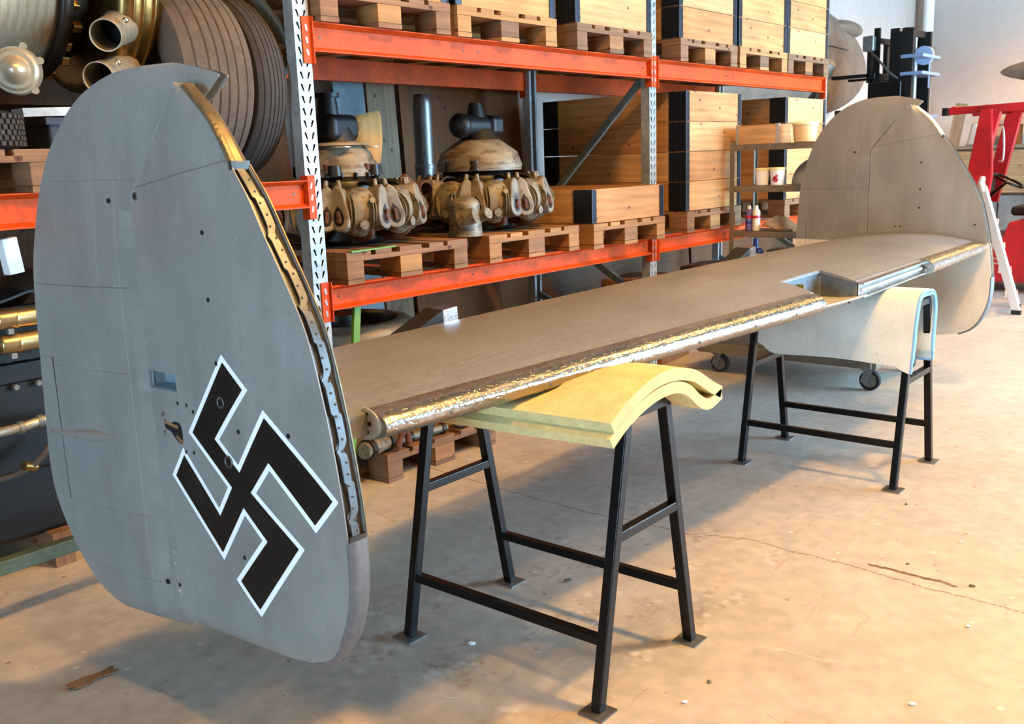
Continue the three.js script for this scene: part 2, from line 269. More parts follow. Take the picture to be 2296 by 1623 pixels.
palletSpots.forEach(([x, y, label], i) => {
  const k = kinds[i], p = [x, y, ZR + (i === 8 ? 0.125 : 0.055) - 0.6];
  if (!protoP[k]) { protoP[k] = makePallet(k, label); protoP[k].position.set(...p); protoP[k].userData.group = 'pallets on the rack'; }
  else dup(protoP[k], p, 0, label, 'pallets on the rack');
});
const protoC = {};
function collars(x, y, n, k0, what) {
  for (let i = 0; i < n; i++) {
    const k = (k0 + i) % 4, p = [x, y + i * 0.2, ZR + (n === 1 ? 0.11 : 0.04) - 0.6], label = n === 1 ? what : what.replace('TIER', ['lowest', 'second', 'third', 'topmost'][n === 3 && i === 2 ? 3 : i] + ' collar');
    if (!protoC[k]) { protoC[k] = makeCollar(k, label); protoC[k].position.set(...p); protoC[k].userData.group = 'wooden pallet collars on the rack'; }
    else dup(protoC[k], p, 0, label, 'wooden pallet collars on the rack');
  }
}
collars(4.03, UP + 0.146, 3, 0, 'TIER of the wooden crate on the light pine pallet, upper beam');
collars(5.02, UP + 0.146, 3, 2, 'TIER of the wooden crate beside the middle upright, upper beam');
collars(6.17, UP + 0.146, 3, 1, 'TIER of the wooden crate just past the middle upright, upper beam');
collars(7.01, UP + 0.146, 3, 3, 'TIER of the wooden crate in the middle of the far upper beam');
collars(7.83, UP + 0.146, 3, 2, 'TIER of the wooden crate at the end of the far upper beam');
collars(5.05, LOW + 0.146, 1, 1, 'single low wooden crate collar on the lower beam, beside the engines');
collars(6.26, LOW + 0.146, 4, 0, 'TIER of the tall wooden crate on the far lower beam');
collars(7.82, LOW + 0.146, 4, 3, 'TIER of the crate behind the shelf unit on the far lower beam');
collars(3.18, UP + 0.146, 2, 1, 'TIER of the wooden crate next to the upright with the tyres');
// ------------------------------------------------------------------ aircraft tail on its trestles
const tail = thing('aircraft_tail', 'grey aircraft tailplane with two oval fins, resting on two trestles', 'aircraft part', [1.33, 0, -2.36]);
// painted skin of fins and rudders: z -0.5..0.8 m, y 0.2..1.8 m
const SK = 900, sw = Math.round(1.3 * SK), sh = Math.round(1.6 * SK), sp = (z, y) => [(z + 0.5) * SK, (y - 0.2) * SK];
const skinT = new Tex(sw, sh).fill((u, v) => {
  const a = fbm(u, v, 4, 5, 111, 4), b = fbm(u, v, 26, 7, 121, 3), c = fbm(u, v, 220, 260, 131, 2), k = 132 + 26 * (a - 0.5) + 18 * (b - 0.5) + 9 * (c - 0.5); return [k * 1.0, k * 0.99, k * 0.955];
});
const skinB = new Tex(sw, sh).fill((u, v) => 128 + 22 * (fbm(u, v, 5, 7, 141, 3) - 0.5));
const rivets = (z0, y0, z1, y1, n) => { for (let i = 0; i <= n; i++) { const [x, y] = sp(lerp(z0, z1, i / n), lerp(y0, y1, i / n)); skinB.dot(x, y, 2.6, [205, 205, 205], 0.9); skinT.dot(x + 0.6, y, 1.4, rnd() < 0.3 ? [190, 192, 190] : [96, 98, 97], rr(0.1, 0.45)); } };
for (const y of [1.36, 1.2, 1.11, 0.96, 0.86, 0.69, 0.56, 0.45]) rivets(0.06, y, poly([[0.3, 0.74], [0.69, 0.75], [1.0, 0.70], [1.25, 0.61], [1.45, 0.49]], y), y, 20);
rivets(0.05, 1.46, 0.43, 1.53, 14); rivets(0.05, 1.49, 0.42, 1.555, 12); rivets(0.07, 1.44, 0.07, 0.4, 36);
for (const y of [1.5, 1.22, 0.99, 0.59, 0.4]) { rivets(-0.43, y, -0.02, y, 12); const [x0, yy] = sp(-0.44, y), [x1] = sp(0.02, y); skinB.line(x0, yy, x1, yy, 7, [166, 166, 166], 0.6); skinT.line(x0, yy, x1, yy, 2, [96, 95, 90], 0.28, 0.3); skinT.line(x0, yy + 3, x1, yy + 3, 1.4, [160, 163, 162], 0.22, 0.3); }
{ const l = (z0, y0, z1, y1, c, a, w) => { const p = sp(z0, y0), q = sp(z1, y1); skinT.line(p[0], p[1], q[0], q[1], w, c, a, 0.25); skinB.line(p[0], p[1], q[0], q[1], w + 1, [60, 60, 60], 0.7); };
  l(0.035, 1.474, 0.45, 1.538, [52, 54, 53], 0.85, 1.6);                                          // panel joint below the fin tip
  l(0.037, 0.95, 0.037, 1.457, [176, 184, 186], 0.5, 1.5); l(0.037, 0.42, 0.037, 0.95, [156, 164, 166], 0.35, 1.2); l(0.04, 1.463, 0.255, 1.716, [168, 176, 178], 0.5, 1.8); l(-0.062, 0.4, -0.055, 1.5, [156, 162, 163], 0.4, 2); l(-0.01, 1.22, -0.42, 1.22, [92, 92, 88], 0.35, 3); l(-0.14, 1.2, -0.12, 1.7, [158, 164, 164], 0.25, 2);
  l(-0.39, 1.01, -0.39, 0.59, [172, 174, 172], 0.65, 1.4); l(-0.39, 0.59, -0.46, 0.585, [172, 174, 172], 0.6, 1.4); l(-0.38, 1.012, -0.46, 1.012, [82, 84, 83], 0.6, 1.4); l(0.04, 0.42, 0.07, 0.35, [175, 178, 176], 0.5, 1.2);
  for (let i = 0; i < 60; i++) { const z = rr(-0.45, 0.7), y = rr(0.3, 1.7), d = rr(0.004, 0.03), t = rr(0, 6.3), p = sp(z, y), q = sp(z + d * Math.cos(t), y + d * Math.sin(t)); skinT.line(p[0], p[1], q[0], q[1], 1, rnd() < 0.6 ? [168, 172, 170] : [70, 72, 71], rr(0.1, 0.5)); }
  for (const [z, y] of [[0.062, 0.43], [0.075, 0.40], [0.066, 0.39], [0.058, 0.475], [0.072, 0.385], [0.06, 0.51]]) { const p = sp(z, y); for (let k = 0; k < 6; k++) skinT.dot(p[0] + rr(-4, 4), p[1] + rr(-6, 6), rr(0.8, 2.2), [226, 228, 226], rr(0.4, 0.9)); }
  for (let i = 0; i < 420; i++) { const p = sp(rr(-0.45, 0.75), rr(0.28, 1.75)); skinT.dot(p[0], p[1], rr(0.3, 0.9), [186, 190, 188], rr(0.15, 0.6)); }
}
const skinMap = skinT.get(true), skinBump = skinB.get(false);
// the far fin wears the pale underside paint below the tailplane
const paleT = new Tex(sw, sh); paleT.d.set(skinT.d); for (let j = 0; j < Math.round(0.69 * SK); j++) for (let i = 0; i < sw; i++) { const q = 4 * (j * sw + i); for (let k = 0; k < 3; k++) paleT.d[q + k] = clamp(paleT.d[q + k] + [84, 80, 70][k], 0, 255); }
const paleM = mat(0xffffff, { roughness: 0.4, map: paleT.get(true), bumpMap: skinBump, bumpScale: 0.0022, metalness: 0.1 });
const skinM = mat(0xffffff, { roughness: 0.36, map: skinMap, bumpMap: skinBump, bumpScale: 0.0022, metalness: 0.12 });
const skinUV = (x, y, z) => [(z + 0.5) / 1.3, (y - 0.2) / 1.6];
const nosePaint = mat(0x878a8c, { roughness: 0.42, metalness: 0.2, map: grimeMap, bumpMap: fineBump, bumpScale: 0.0008 });
const leMetal = mat(0x62615c, { roughness: 0.36, metalness: 0.7, map: grimeMap }), stripM = mat(0x7b7d7b, { roughness: 0.38, metalness: 0.65, map: grimeMap });
const capGold = mat(0x9a8766, { roughness: 0.36, metalness: 0.55, map: grimeMap });

// fin outline: [y, z of the leading edge]
const finLE = spline([[0.288, 0.12], [0.296, 0.25], [0.305, 0.383], [0.319, 0.495], [0.336, 0.60], [0.372, 0.672], [0.425, 0.718], [0.499, 0.751], [0.571, 0.767], [0.691, 0.769], [0.847, 0.751], [0.998, 0.722], [1.156, 0.678], [1.253, 0.627], [1.361, 0.561], [1.451, 0.507], [1.523, 0.45], [1.585, 0.407], [1.637, 0.363], [1.698, 0.29], [1.722, 0.255]], 120).map((p) => [p[0], p[1]]);
const HZ = 0.032, finHinge = (y) => (y < 1.457 ? HZ : lerp(HZ, 0.25, (y - 1.457) / (1.722 - 1.457)));
const finHalf = (u, y, z) => {                                   // half thickness, u 0 at the hinge, 1 at the leading edge
  const base = lerp(0.047, 0.029, smooth(0.45, 1.0, u)), yb = 0.284 + 0.05 * clamp(z) + 0.35 * Math.max(0, z - 0.55);
  const low = Math.sqrt(clamp((y - yb + 0.004) / 0.06, 0.004, 1)), top = 1 - 0.38 * smooth(1.35, 1.73, y); return base * low * top;
};
const finRows = []; for (let i = 0; i <= 20; i++) finRows.push(0.289 + 0.1 * (i / 20) ** 1.7); for (let y = 0.41; y < 1.715; y += 0.022) finRows.push(y);
for (const e of [0.962, 1.008]) { let b = 0; finRows.forEach((y, i) => { if (Math.abs(y - e) < Math.abs(finRows[b] - e)) b = i; }); finRows[b] = e; }
finRows.push(1.719);
const NC = 22;
function finRing(y) {
  const zl = poly(finLE, y), zh = finHinge(y), r = [], at = (u) => lerp(zh, zl, u);
  for (let i = 0; i <= NC; i++) { const u = i / NC, z = at(u); r.push([-finHalf(u, y, z), y, z]); }
  const w = finHalf(1, y, zl), c = Math.max(0.0005, w - 0.003), d = Math.min(0.016, (zl - zh) * 0.3);
  r.push([-c, y, zl], [-c, y, zl - d], [c, y, zl - d], [c, y, zl]);
  for (let i = NC; i >= 0; i--) { const u = i / NC, z = at(u); r.push([finHalf(u, y, z), y, z]); }
  return r;
}
const surf = (z, y) => -finHalf(clamp((z - finHinge(y)) / (poly(finLE, y) - finHinge(y))), y, z);
const finGeo = (open) => loft(finRows.map(finRing), { uv: skinUV, crease: 0.5, skip: open ? (i, j) => j < 4 && finRows[i] >= 0.961 && finRows[i + 1] <= 1.009 : null });
// nose cap lofted along a stretch of the leading edge
function noseCap(y0, y1, bulge, n = 40) {
  const R = []; for (let i = 0; i <= n; i++) {
    const y = lerp(y0, y1, i / n), z = poly(finLE, y), e = 0.003, dz = (poly(finLE, y + e) - poly(finLE, y - e)) / (2 * e), L = Math.hypot(1, dz), nz = 1 / L, ny = -dz / L, w = finHalf(1, y, z) + 0.0015, ring = [];
    for (let k = 0; k <= 12; k++) { const a = Math.PI * k / 12, o = bulge * Math.sin(a) - 0.004; ring.push([-w * Math.cos(a), y + ny * o, z + nz * o]); }
    ring.push([w - 0.004, y - ny * 0.01, z - nz * 0.01], [-w + 0.004, y - ny * 0.01, z - nz * 0.01]); R.push(ring);
  } return loft(R, { crease: 0.9 });
}
// riveted sheet strip with joggles, running down the open leading edge
function leStrip(y0, y1, dx, hw, dep, joggle) {
  const R = [], n = 160; for (let i = 0; i <= n; i++) {
    const y = lerp(y0, y1, i / n), z = poly(finLE, y) + dep, ph = ((y - 0.66) / 0.158) % 1, s = joggle ? Math.exp(-(((ph - 0.5) * 0.158 / 0.011) ** 2)) : 0, c = dx - 0.0085 * s + (joggle ? 0.003 * Math.sign(ph - 0.5) : 0), w = hw * (1 - 0.18 * s);
    R.push([[c - w, y, z - 0.003], [c - w, y, z + 0.001], [c + w, y, z + 0.001], [c + w, y, z - 0.003]]);
  } return loft(R);
}
function rivetRow(y0, y1, dx, step) { const g = []; for (let y = y0; y < y1; y += step) g.push(sph(0.0028, dx + 0.003 * Math.sin(y * 90), y, poly(finLE, y) - 0.001, 1, 1, 1, 8)); return g; }
// small drilled holes: dark bushings let into the skin
const holeM = mat(0x050505, { roughness: 0.9 });
function hole(parent, z, y, r, off = 0, ring) {
  const x = surf(z, y) + off;
  obj('drilled_hole', cyl(r, r, 0.0014, x, y, z, 0, 0, Math.PI / 2, 14), holeM, parent);
  if (ring) obj('hole_rim', put(new THREE.TorusGeometry(r * 1.15, r * 0.28, 6, 18), x - 0.0005, y, z, 0, Math.PI / 2), stripM, parent);
}
function makeFin(near, at) {
  const fin = obj('fin', finGeo(near), near ? skinM : paleM, tail); fin.position.set(...at);
  fin.userData.label = near ? 'grey fin with black and white marking' : 'grey far fin';
  const g = near ? capGold : mat(0xd8d2bd, { roughness: 0.4, metalness: 0.3 });
  obj('leading_edge_cap', noseCap(1.525, 1.712, 0.012), g, fin); obj('leading_edge_cap', noseCap(0.335, 0.69, 0.014, 60), nosePaint, fin);
  obj('leading_edge_strip', leStrip(0.70, 1.52, 0.002, 0.0105, -0.003, true), stripM, fin);
  obj('leading_edge_liner', leStrip(0.69, 1.522, -0.018, 0.005, -0.012, false), leMetal, fin); obj('leading_edge_lip', leStrip(0.69, 1.525, 0.0265, 0.0016, 0.003, false), capGold, fin);
  const rv = obj('rivet_row', rivetRow(0.71, 1.51, 0.002, 0.026), stripM, fin); rv.userData.kind = 'stuff';
  for (const [y, h] of [[1.523, 0.02], [0.694, 0.012]]) obj('joint_clip', box(0.05, h, 0.012, 0, y, poly(finLE, y) - 0.002), leMetal, fin);
  return fin;
}
const finN = makeFin(true, [0, 0, 0]);
for (const [z, y, r] of [[0.339, 1.371, 0.0062], [0.341, 1.212, 0.0062], [0.157, 0.934, 0.005], [0.198, 0.934, 0.005], [0.225, 0.92, 0.005], [0.413, 0.897, 0.006], [0.593, 0.912, 0.0065], [0.349, 1.058, 0.006], [0.21, 0.81, 0.005], [0.172, 0.806, 0.005], [0.38, 0.732, 0.006], [0.39, 0.569, 0.006], [0.069, 0.411, 0.006]]) hole(finN, z, y, r);
hole(finN, 0.363, 0.813, 0.012, 0, true); hole(finN, 0.055, 1.457, 0.008, 0, true); hole(finN, 0.352, 0.961, 0.011, 0.0006, true);
// black and white national marking painted on the outer face
const mk = [[-1.987, 1.083], [-1.898, 1.005], [-2.029, 0.865], [-1.959, 0.812], [-1.849, 0.964], [-1.611, 0.782], [-1.696, 0.691], [-1.842, 0.817], [-1.899, 0.751], [-1.74, 0.641], [-1.924, 0.422], [-2.013, 0.5], [-1.891, 0.632], [-1.951, 0.684], [-2.06, 0.541], [-2.265, 0.731], [-2.198, 0.817], [-2.059, 0.681], [-2.012, 0.745], [-2.165, 0.863]].map(([z, y]) => [z + 2.36, y]);
function inset(P, d) {
  const n = P.length, sgn = Math.sign(P.reduce((a, p, i) => a + p[0] * P[(i + 1) % n][1] - P[(i + 1) % n][0] * p[1], 0));
  return P.map((p, i) => {
    const a = P[(i + n - 1) % n], b = P[(i + 1) % n], u = [p[0] - a[0], p[1] - a[1]], v = [b[0] - p[0], b[1] - p[1]], lu = Math.hypot(...u), lv = Math.hypot(...v);
    const n1 = [-u[1] / lu * sgn, u[0] / lu * sgn], n2 = [-v[1] / lv * sgn, v[0] / lv * sgn], k = 1 + n1[0] * n2[0] + n1[1] * n2[1]; return [p[0] + d * (n1[0] + n2[0]) / k, p[1] + d * (n1[1] + n2[1]) / k];
  });
}
function painted(P, off) {
  let g = new THREE.ShapeGeometry(new THREE.Shape(P.map((p) => new THREE.Vector2(p[0], p[1])))).toNonIndexed();
  g = new TessellateModifier(0.03, 9).modify(g); const p = g.attributes.position;
  for (let i = 0; i < p.count; i++) { const z = p.getX(i), y = p.getY(i); p.setXYZ(i, surf(z, y) - off, y, z); }
  // face outwards (towards -x)
  const a = p.array; const ax = V(a[3] - a[0], a[4] - a[1], a[5] - a[2]).cross(V(a[6] - a[0], a[7] - a[1], a[8] - a[2]));
  if (ax.x > 0) for (let i = 0; i < a.length; i += 9) for (let k = 0; k < 3; k++) { const t = a[i + 3 + k]; a[i + 3 + k] = a[i + 6 + k]; a[i + 6 + k] = t; }
  g.computeVertexNormals(); return uvm(g, 0, 0);
}
const mkT = new Tex(512, 512).fill((u, v) => 13 + 14 * smooth(0.5, 0.8, fbm(u, v, 9, 9, 151, 4)) + 6 * fbm(u, v, 90, 90, 161, 2));
for (let i = 0; i < 260; i++) mkT.dot(rnd() * 512, rnd() * 512, rr(0.3, 0.9), [150, 150, 150], rr(0.2, 0.8));
obj('marking_outline', painted(mk, 0.0007), mat(0xf4f4f2, { roughness: 0.5 }), finN).userData.label = 'white outline of the painted marking';
obj('marking', painted(inset(mk, 0.0135), 0.0012), new THREE.MeshPhysicalMaterial({ color: 0xffffff, roughness: 0.4, specularIntensity: 0.5, map: mkT.get(true, 1.6) }), finN).userData.label = 'black hooked cross marking';
// recess for the tailplane fitting, seen through the cut-out in the skin
const recM = mat(0x93a3aa, { roughness: 0.35, metalness: 0.5 });
obj('fitting_recess', [box(0.004, 0.075, 0.15, -0.004, 0.985, 0.095), box(0.04, 0.003, 0.13, -0.025, 0.9655, 0.095, 0, 0, 0.1), box(0.04, 0.003, 0.13, -0.025, 1.0095, 0.095), box(0.04, 0.045, 0.003, -0.025, 0.986, 0.158), box(0.04, 0.045, 0.003, -0.025, 0.986, 0.034)], recM, finN);
// torn opening with a bit of timber behind it
{ const pts = spline([[0.085, 0.882], [0.11, 0.874], [0.135, 0.882], [0.158, 0.878], [0.166, 0.85], [0.158, 0.825], [0.135, 0.832], [0.11, 0.852], [0.086, 0.858], [0.085, 0.882]], 40).map((p) => [p[0], p[1]]);
  obj('torn_opening', painted(pts, 0.0006), holeM, finN);
  obj('timber_wedge', [box(0.0016, 0.008, 0.06, surf(0.12, 0.87) - 0.001, 0.871, 0.118, 0.1), box(0.0016, 0.01, 0.03, surf(0.15, 0.83) - 0.001, 0.836, 0.15, 0.5)], PAL[0], finN);
  for (const [z, y] of [[0.082, 0.895], [0.083, 0.845]]) obj('bolt_head', sph(0.007, surf(z, y), y, z, 0.5, 1, 1, 12), stripM, finN); }

// rudder outline, hinge at z = 0, aft is -z
const rudAft = spline([[0.268, 0.03], [0.263, -0.083], [0.266, -0.205], [0.288, -0.273], [0.347, -0.345], [0.464, -0.418], [0.584, -0.462], [0.681, -0.472], [0.845, -0.464], [1.032, -0.452], [1.213, -0.439], [1.314, -0.42], [1.509, -0.352], [1.636, -0.267], [1.716, -0.17], [1.764, -0.05], [1.776, 0.06], [1.7765, 0.14]], 140).map((p) => [p[0], p[1]]);
const rudFwd = (y) => (y < 1.457 ? 0.022 : y < 1.64 ? 0.02 + 0.823 * (y - 1.457) : y < 1.69 ? lerp(0.1706, 0.268, (y - 1.64) / 0.05) : y < 1.735 ? lerp(0.268, 0.318, (y - 1.69) / 0.045) : lerp(0.318, 0.16, ((y - 1.735) / 0.0415) ** 1.4));
const rudHalf = (u, y) => { const b = lerp(0.003, 0.046, Math.sin(clamp(u) * 1.75) / Math.sin(1.5708)), low = Math.sqrt(clamp((y - 0.262) / 0.05, 0.01, 1)), top = Math.sqrt(clamp((1.777 - y) / 0.05, 0.004, 1)) * (1 - 0.58 * smooth(1.3, 1.62, y)); return b * low * top; };
const rudRows = []; for (let i = 0; i <= 14; i++) rudRows.push(0.2645 + 0.1 * (i / 14) ** 1.8); for (let y = 0.39; y < 1.65; y += 0.028) rudRows.push(y); for (let i = 0; i <= 18; i++) rudRows.push(1.66 + 0.1162 * Math.sqrt(i / 18));
function rudRing(y) {
  const za = poly(rudAft, y), zf = rudFwd(y), r = [], n = 20, horn = y > 1.47;
  for (let i = 0; i <= n; i++) { const u = i / n, z = lerp(za, zf, u); r.push([-rudHalf(u, y), y, z]); }
  if (horn) { const w = rudHalf(1, y); r.push([-w * 0.8, y, zf], [-w * 0.8, y, lerp(zf, za, 0.12)], [w * 0.8, y, lerp(zf, za, 0.12)], [w * 0.8, y, zf]); } else for (const s of [-0.9, -0.4, 0.4, 0.9]) r.push([rudHalf(1, y) * s, y, zf + 0.018 * (1 - s * s)]);
  for (let i = n; i >= 0; i--) { const u = i / n, z = lerp(za, zf, u); r.push([rudHalf(u, y), y, z]); }
  return r;
}
const rudGeo = loft(rudRows.map(rudRing), { uv: skinUV, crease: 0.7 });
const surfR = (z, y) => -rudHalf((z - poly(rudAft, y)) / (rudFwd(y) - poly(rudAft, y)), y);
function makeRudder(at, turn, near) {
  const r = obj('rudder', rudGeo, near ? skinM : paleM, tail); r.position.set(...at); r.rotation.y = turn; r.userData.label = near ? 'grey rudder, turned outwards' : 'grey rudder of the far fin';
  // trim tab pushrod fairing
  const R = []; for (let i = 0; i <= 16; i++) { const t = i / 16, z = lerp(-0.445, -0.15, t), y = lerp(0.785, 0.803, t), w = 0.003 + 0.016 * Math.max(0, Math.sin(clamp((t - 0.35) / 0.65) * Math.PI)) ** 1.2 + 0.004 * (t < 0.5), ring = []; for (let k = 0; k < 12; k++) { const a = k / 12 * Math.PI * 2; ring.push([surfR(z, y) + w * 0.9 * Math.cos(a), y + w * Math.sin(a), z]); } R.push(ring); }
  obj('trim_fairing', loft(R), skinM, r);
  obj('trim_tab_edge', [box(0.0014, 0.42, 0.0016, surfR(-0.386, 0.8) - 0.0003, 0.8, -0.388)], stripM, r);
  obj('hinge_fairing', loft(finRows.filter((y) => y > 0.42 && y < 1.44).map((y) => { const w = finHalf(0, y, HZ); return [[-w - 0.001, y, -0.03], [-w - 0.0012, y, 0.028], [-w + 0.002, y, 0.028], [-w + 0.004, y, -0.03]]; })), skinM, r);
  obj('drilled_hole', cyl(0.007, 0.007, 0.0015, surfR(-0.075, 1.446) - 0.0008, 1.446, -0.075, 0, 0, Math.PI / 2, 14), holeM, r); obj('drilled_hole', cyl(0.008, 0.008, 0.0015, surfR(-0.01, 0.404) - 0.0008, 0.404, -0.005, 0, 0, Math.PI / 2, 14), holeM, r);
  return r;
}
makeRudder([0, 0, 0], 0.25, true);
const FX = 4.9, FY = 0.05, FZ = 0.12;
const finF = makeFin(false, [FX, FY, FZ]); makeRudder([FX, FY, FZ], 0.02, false);
for (const [z, y, r] of [[0.339, 1.371, 0.0062], [0.341, 1.212, 0.0062], [0.34, 1.1, 0.006], [0.2, 0.985, 0.005], [0.23, 0.985, 0.005], [0.6, 0.83, 0.006], [0.66, 1.0, 0.006]]) hole(finF, z, y, r);

// ---- tailplane: local x is the span
const TX0 = 0.075, TX1 = FX - 0.055, NX0 = 2.40, NX1 = 2.80;
const leZ = (x) => (x < NX1 - 0.2 ? lerp(0.725, 0.895, (x - TX0) / (NX0 - TX0)) : lerp(0.915, 0.865, (x - NX1) / (TX1 - NX1)));
const teZ = (x) => 0.03 + 0.02 * Math.abs(x - 2.5) / 2.5;
const tk = (x) => lerp(1, 0.82, (Math.abs(x - 2.5) / 2.4) ** 2), yBase = (x) => 0.91 + 0.002 * x;
const SP = 0.062;                                                        // the spar sits this far behind the nose
function station(x, z0) {                                                // closed section from the spar (z0) back to the trailing edge
  const t = tk(x), y = yBase(x), zt = teZ(x), r = [], n = 18;
  const top = (z) => { const u = clamp((leZ(x) - SP - z) / (leZ(x) - SP - zt)); return y + t * (0.032 + 0.062 * Math.sin(Math.PI * Math.min(1, u * 0.9) ** 0.82) + 0.012 * u); };
  const bot = (z) => { const u = clamp((leZ(x) - SP - z) / (leZ(x) - SP - zt)); return y - t * (0.032 + 0.004 * Math.sin(Math.PI * u) - 0.026 * u * u); };
  for (let i = 0; i <= n; i++) { const z = lerp(z0, zt, i / n); r.push([x, top(z), z]); }
  for (let i = n; i >= 0; i--) { const z = lerp(z0, zt, i / n); r.push([x, bot(z), z]); } return r;
}
const topT = new Tex(1024, 512).fill((u, v) => { const a = fbm(u, v, 6, 3, 171, 4), b = fbm(u, v, 8, 120, 181, 3), c = fbm(u, v, 200, 120, 191, 2), k = 118 + 24 * (a - 0.5) + 15 * (b - 0.5) + 16 * (c - 0.5); return [k * 1.0, k * 0.985, k * 0.95]; });
for (let i = 0; i < 700; i++) { const x = rnd() * 1024, y = rnd() * 512; topT.line(x, y, x + rr(2, 40), y + rr(-1, 1), 0.7, rnd() < 0.7 ? [160, 154, 146] : [88, 84, 80], rr(0.05, 0.3)); }
for (let i = 0; i < 160; i++) topT.dot(rnd() * 1024, rnd() * 512, rr(0.3, 0.8), [205, 200, 190], rr(0.3, 0.8));
const topM = mat(0xffffff, { roughness: 0.42, metalness: 0.15, map: topT.get(true, 0.42, 1.15), bumpMap: fineBump, bumpScale: 0.0004 });
const xuv = (x, y, z) => [x, z];
const seg = (a, b, n) => Array.from({ length: n + 1 }, (_, i) => lerp(a, b, i / n));
const tp = obj('tailplane', [loft(seg(TX0, NX0, 24).map((x) => station(x, leZ(x) - SP)), { uv: xuv, crease: 0.5 }), loft(seg(NX0, NX1, 6).map((x) => station(x, 0.68)), { uv: xuv, crease: 0.5 }), loft(seg(NX1, TX1, 24).map((x) => station(x, leZ(x) - SP)), { uv: xuv, crease: 0.5 })], topM, tail);
tp.userData.label = 'grey tailplane with a bare metal nose';
// bare metal nose, hammered
const noseB = new Tex(512, 256).fill((u, v) => 128 + 120 * (fbm(u, v, 30, 22, 201, 4) - 0.5) + 60 * smooth(0.6, 0.75, fbm(u, v, 90, 60, 211, 2)));
const noseM = mat(0xaaa59b, { roughness: 0.36, metalness: 1, bumpMap: noseB.get(false, 1.4, 3.2), bumpScale: 0.0034, roughnessMap: grimeRough });
function nose(xa, xb, cap) {
  const xs = seg(xa, xb, 40), R = xs.map((x) => { const t = tk(x), y = yBase(x), z = leZ(x) - SP, r = []; for (let k = 0; k <= 18; k++) { const a = Math.PI * (k / 18 - 0.5); r.push([x, y + (0.0005 + 0.0425 * t) * Math.sin(a) - 0.002, z - 0.014 + (SP + 0.014) * Math.cos(a) ** 0.8]); } r.push([x, y + 0.0335 * t, z - 0.014], [x, y - 0.0335 * t, z - 0.014]); return r; });
  if (cap) for (let i = 1; i <= 7; i++) { const a = i / 7 * Math.PI / 2, x = xb + 0.045 * Math.sin(a), y = yBase(xb), z = leZ(xb) - SP - 0.014; R.push(R[40].map((p) => [x, y + (p[1] - y) * Math.max(0.04, Math.cos(a)), z + (p[2] - z) * Math.max(0.04, Math.cos(a))])); }
  return loft(R, { crease: 0.8, uv: (x, y, z) => [x, Math.atan2(y - 0.91, z - leZ(x) + SP + 0.014) * 0.06] });
}
obj('leading_edge', nose(TX0 + 0.07, NX0 - 0.045, true), noseM, tp); obj('leading_edge', nose(3.74, TX1, false), noseM, tp);
for (const x of [0.35, 0.72, 1.1, 1.46, 1.82, 2.12]) obj('fastener', sph(0.007, x, yBase(x) - 0.006, leZ(x) - 0.001, 1, 1, 0.5, 10), M.castGrey, tp);
for (const k of [0, 1]) obj('skin_lip', loft(seg(k ? NX1 : TX0 + 0.06, k ? TX1 : NX0 - 0.01, 24).map((x) => { const y = yBase(x) + 0.0375 * tk(x), z = leZ(x) - SP - 0.012; return [[x, y, z - 0.012], [x, y + 0.0025, z - 0.006], [x, y + 0.0022, z], [x, y - 0.001, z]]; })), M.alu, tp);
// open spar face of the far half, where the nose skin is missing
const sparM = mat(0xbcb4aa, { roughness: 0.35, metalness: 0.6, map: grimeMap });
const strip = (xa, xb, dy, h, dz, d) => loft(seg(xa, xb, 12).map((x) => { const t = tk(x), y = yBase(x) + dy * t, z = leZ(x) - SP + dz; return [[x, y - h / 2, z], [x, y - h / 2, z + d], [x, y + h / 2, z + d], [x, y + h / 2, z]]; }));
obj('spar_flange', strip(NX1, 3.74, 0.029, 0.006, -0.002, 0.028), M.aluDull, tp); obj('spar_flange', strip(NX1, 3.74, -0.029, 0.006, -0.002, 0.03), M.aluDull, tp);
obj('spar_web', strip(NX1, 3.74, 0.0, 0.056, -0.004, 0.006), sparM, tp);
obj('spar_stiffener', [strip(NX1 + 0.02, 3.7, -0.002, 0.012, 0.002, 0.012)], mat(0xe4dfd6, { roughness: 0.4, metalness: 0.3 }), tp);
obj('nose_rib', [prism(spline([[0, 0.036], [0.04, 0.03], [0.06, 0], [0.04, -0.03], [0, -0.036]], 20), 0.004).rotateY(-Math.PI / 2).translate(3.745, yBase(3.74), leZ(3.74) - SP)], M.oil, tp);
// near end: closing rib in bright sheet and round nose rib
{ const x = TX0, S = station(x, leZ(x) - SP), c = S.map((p) => [p[0] - 0.002, lerp(0.91, p[1], 1.0), p[2]]), d = S.map((p) => [p[0] + 0.003, p[1], p[2]]);
  obj('end_rib', loft([c, d]), mat(0xcac6b6, { roughness: 0.3, metalness: 0.6, map: grimeMap }), tp);
  const w = leZ(x) - SP; obj('end_rib_bead', [tube([[x - 0.003, 0.908, w], [x - 0.003, 0.905, w - 0.1], [x - 0.003, 0.905, w - 0.2]], 0.003, 10, 6)], M.aluDull, tp);
  const ring = []; for (let k = 0; k <= 24; k++) { const a = Math.PI * (k / 24 - 0.5); ring.push([0.06 * Math.cos(a) - 0.012, 0.04 * Math.sin(a)]); }
  obj('nose_rib', prism(ring, 0.004).rotateY(-Math.PI / 2).translate(TX0 + 0.068, yBase(0.1), w), mat(0xd6d2c6, { roughness: 0.35, metalness: 0.6 }), tp);
  obj('rib_hole', [cyl(0.006, 0.006, 0.006, TX0 + 0.066, 0.912, w + 0.012, 0, 0, Math.PI / 2, 12), cyl(0.004, 0.004, 0.006, TX0 + 0.066, 0.935, w + 0.004, 0, 0, Math.PI / 2, 10), cyl(0.004, 0.004, 0.006, TX0 + 0.066, 0.89, w + 0.004, 0, 0, Math.PI / 2, 10)], M.oil, tp);
}
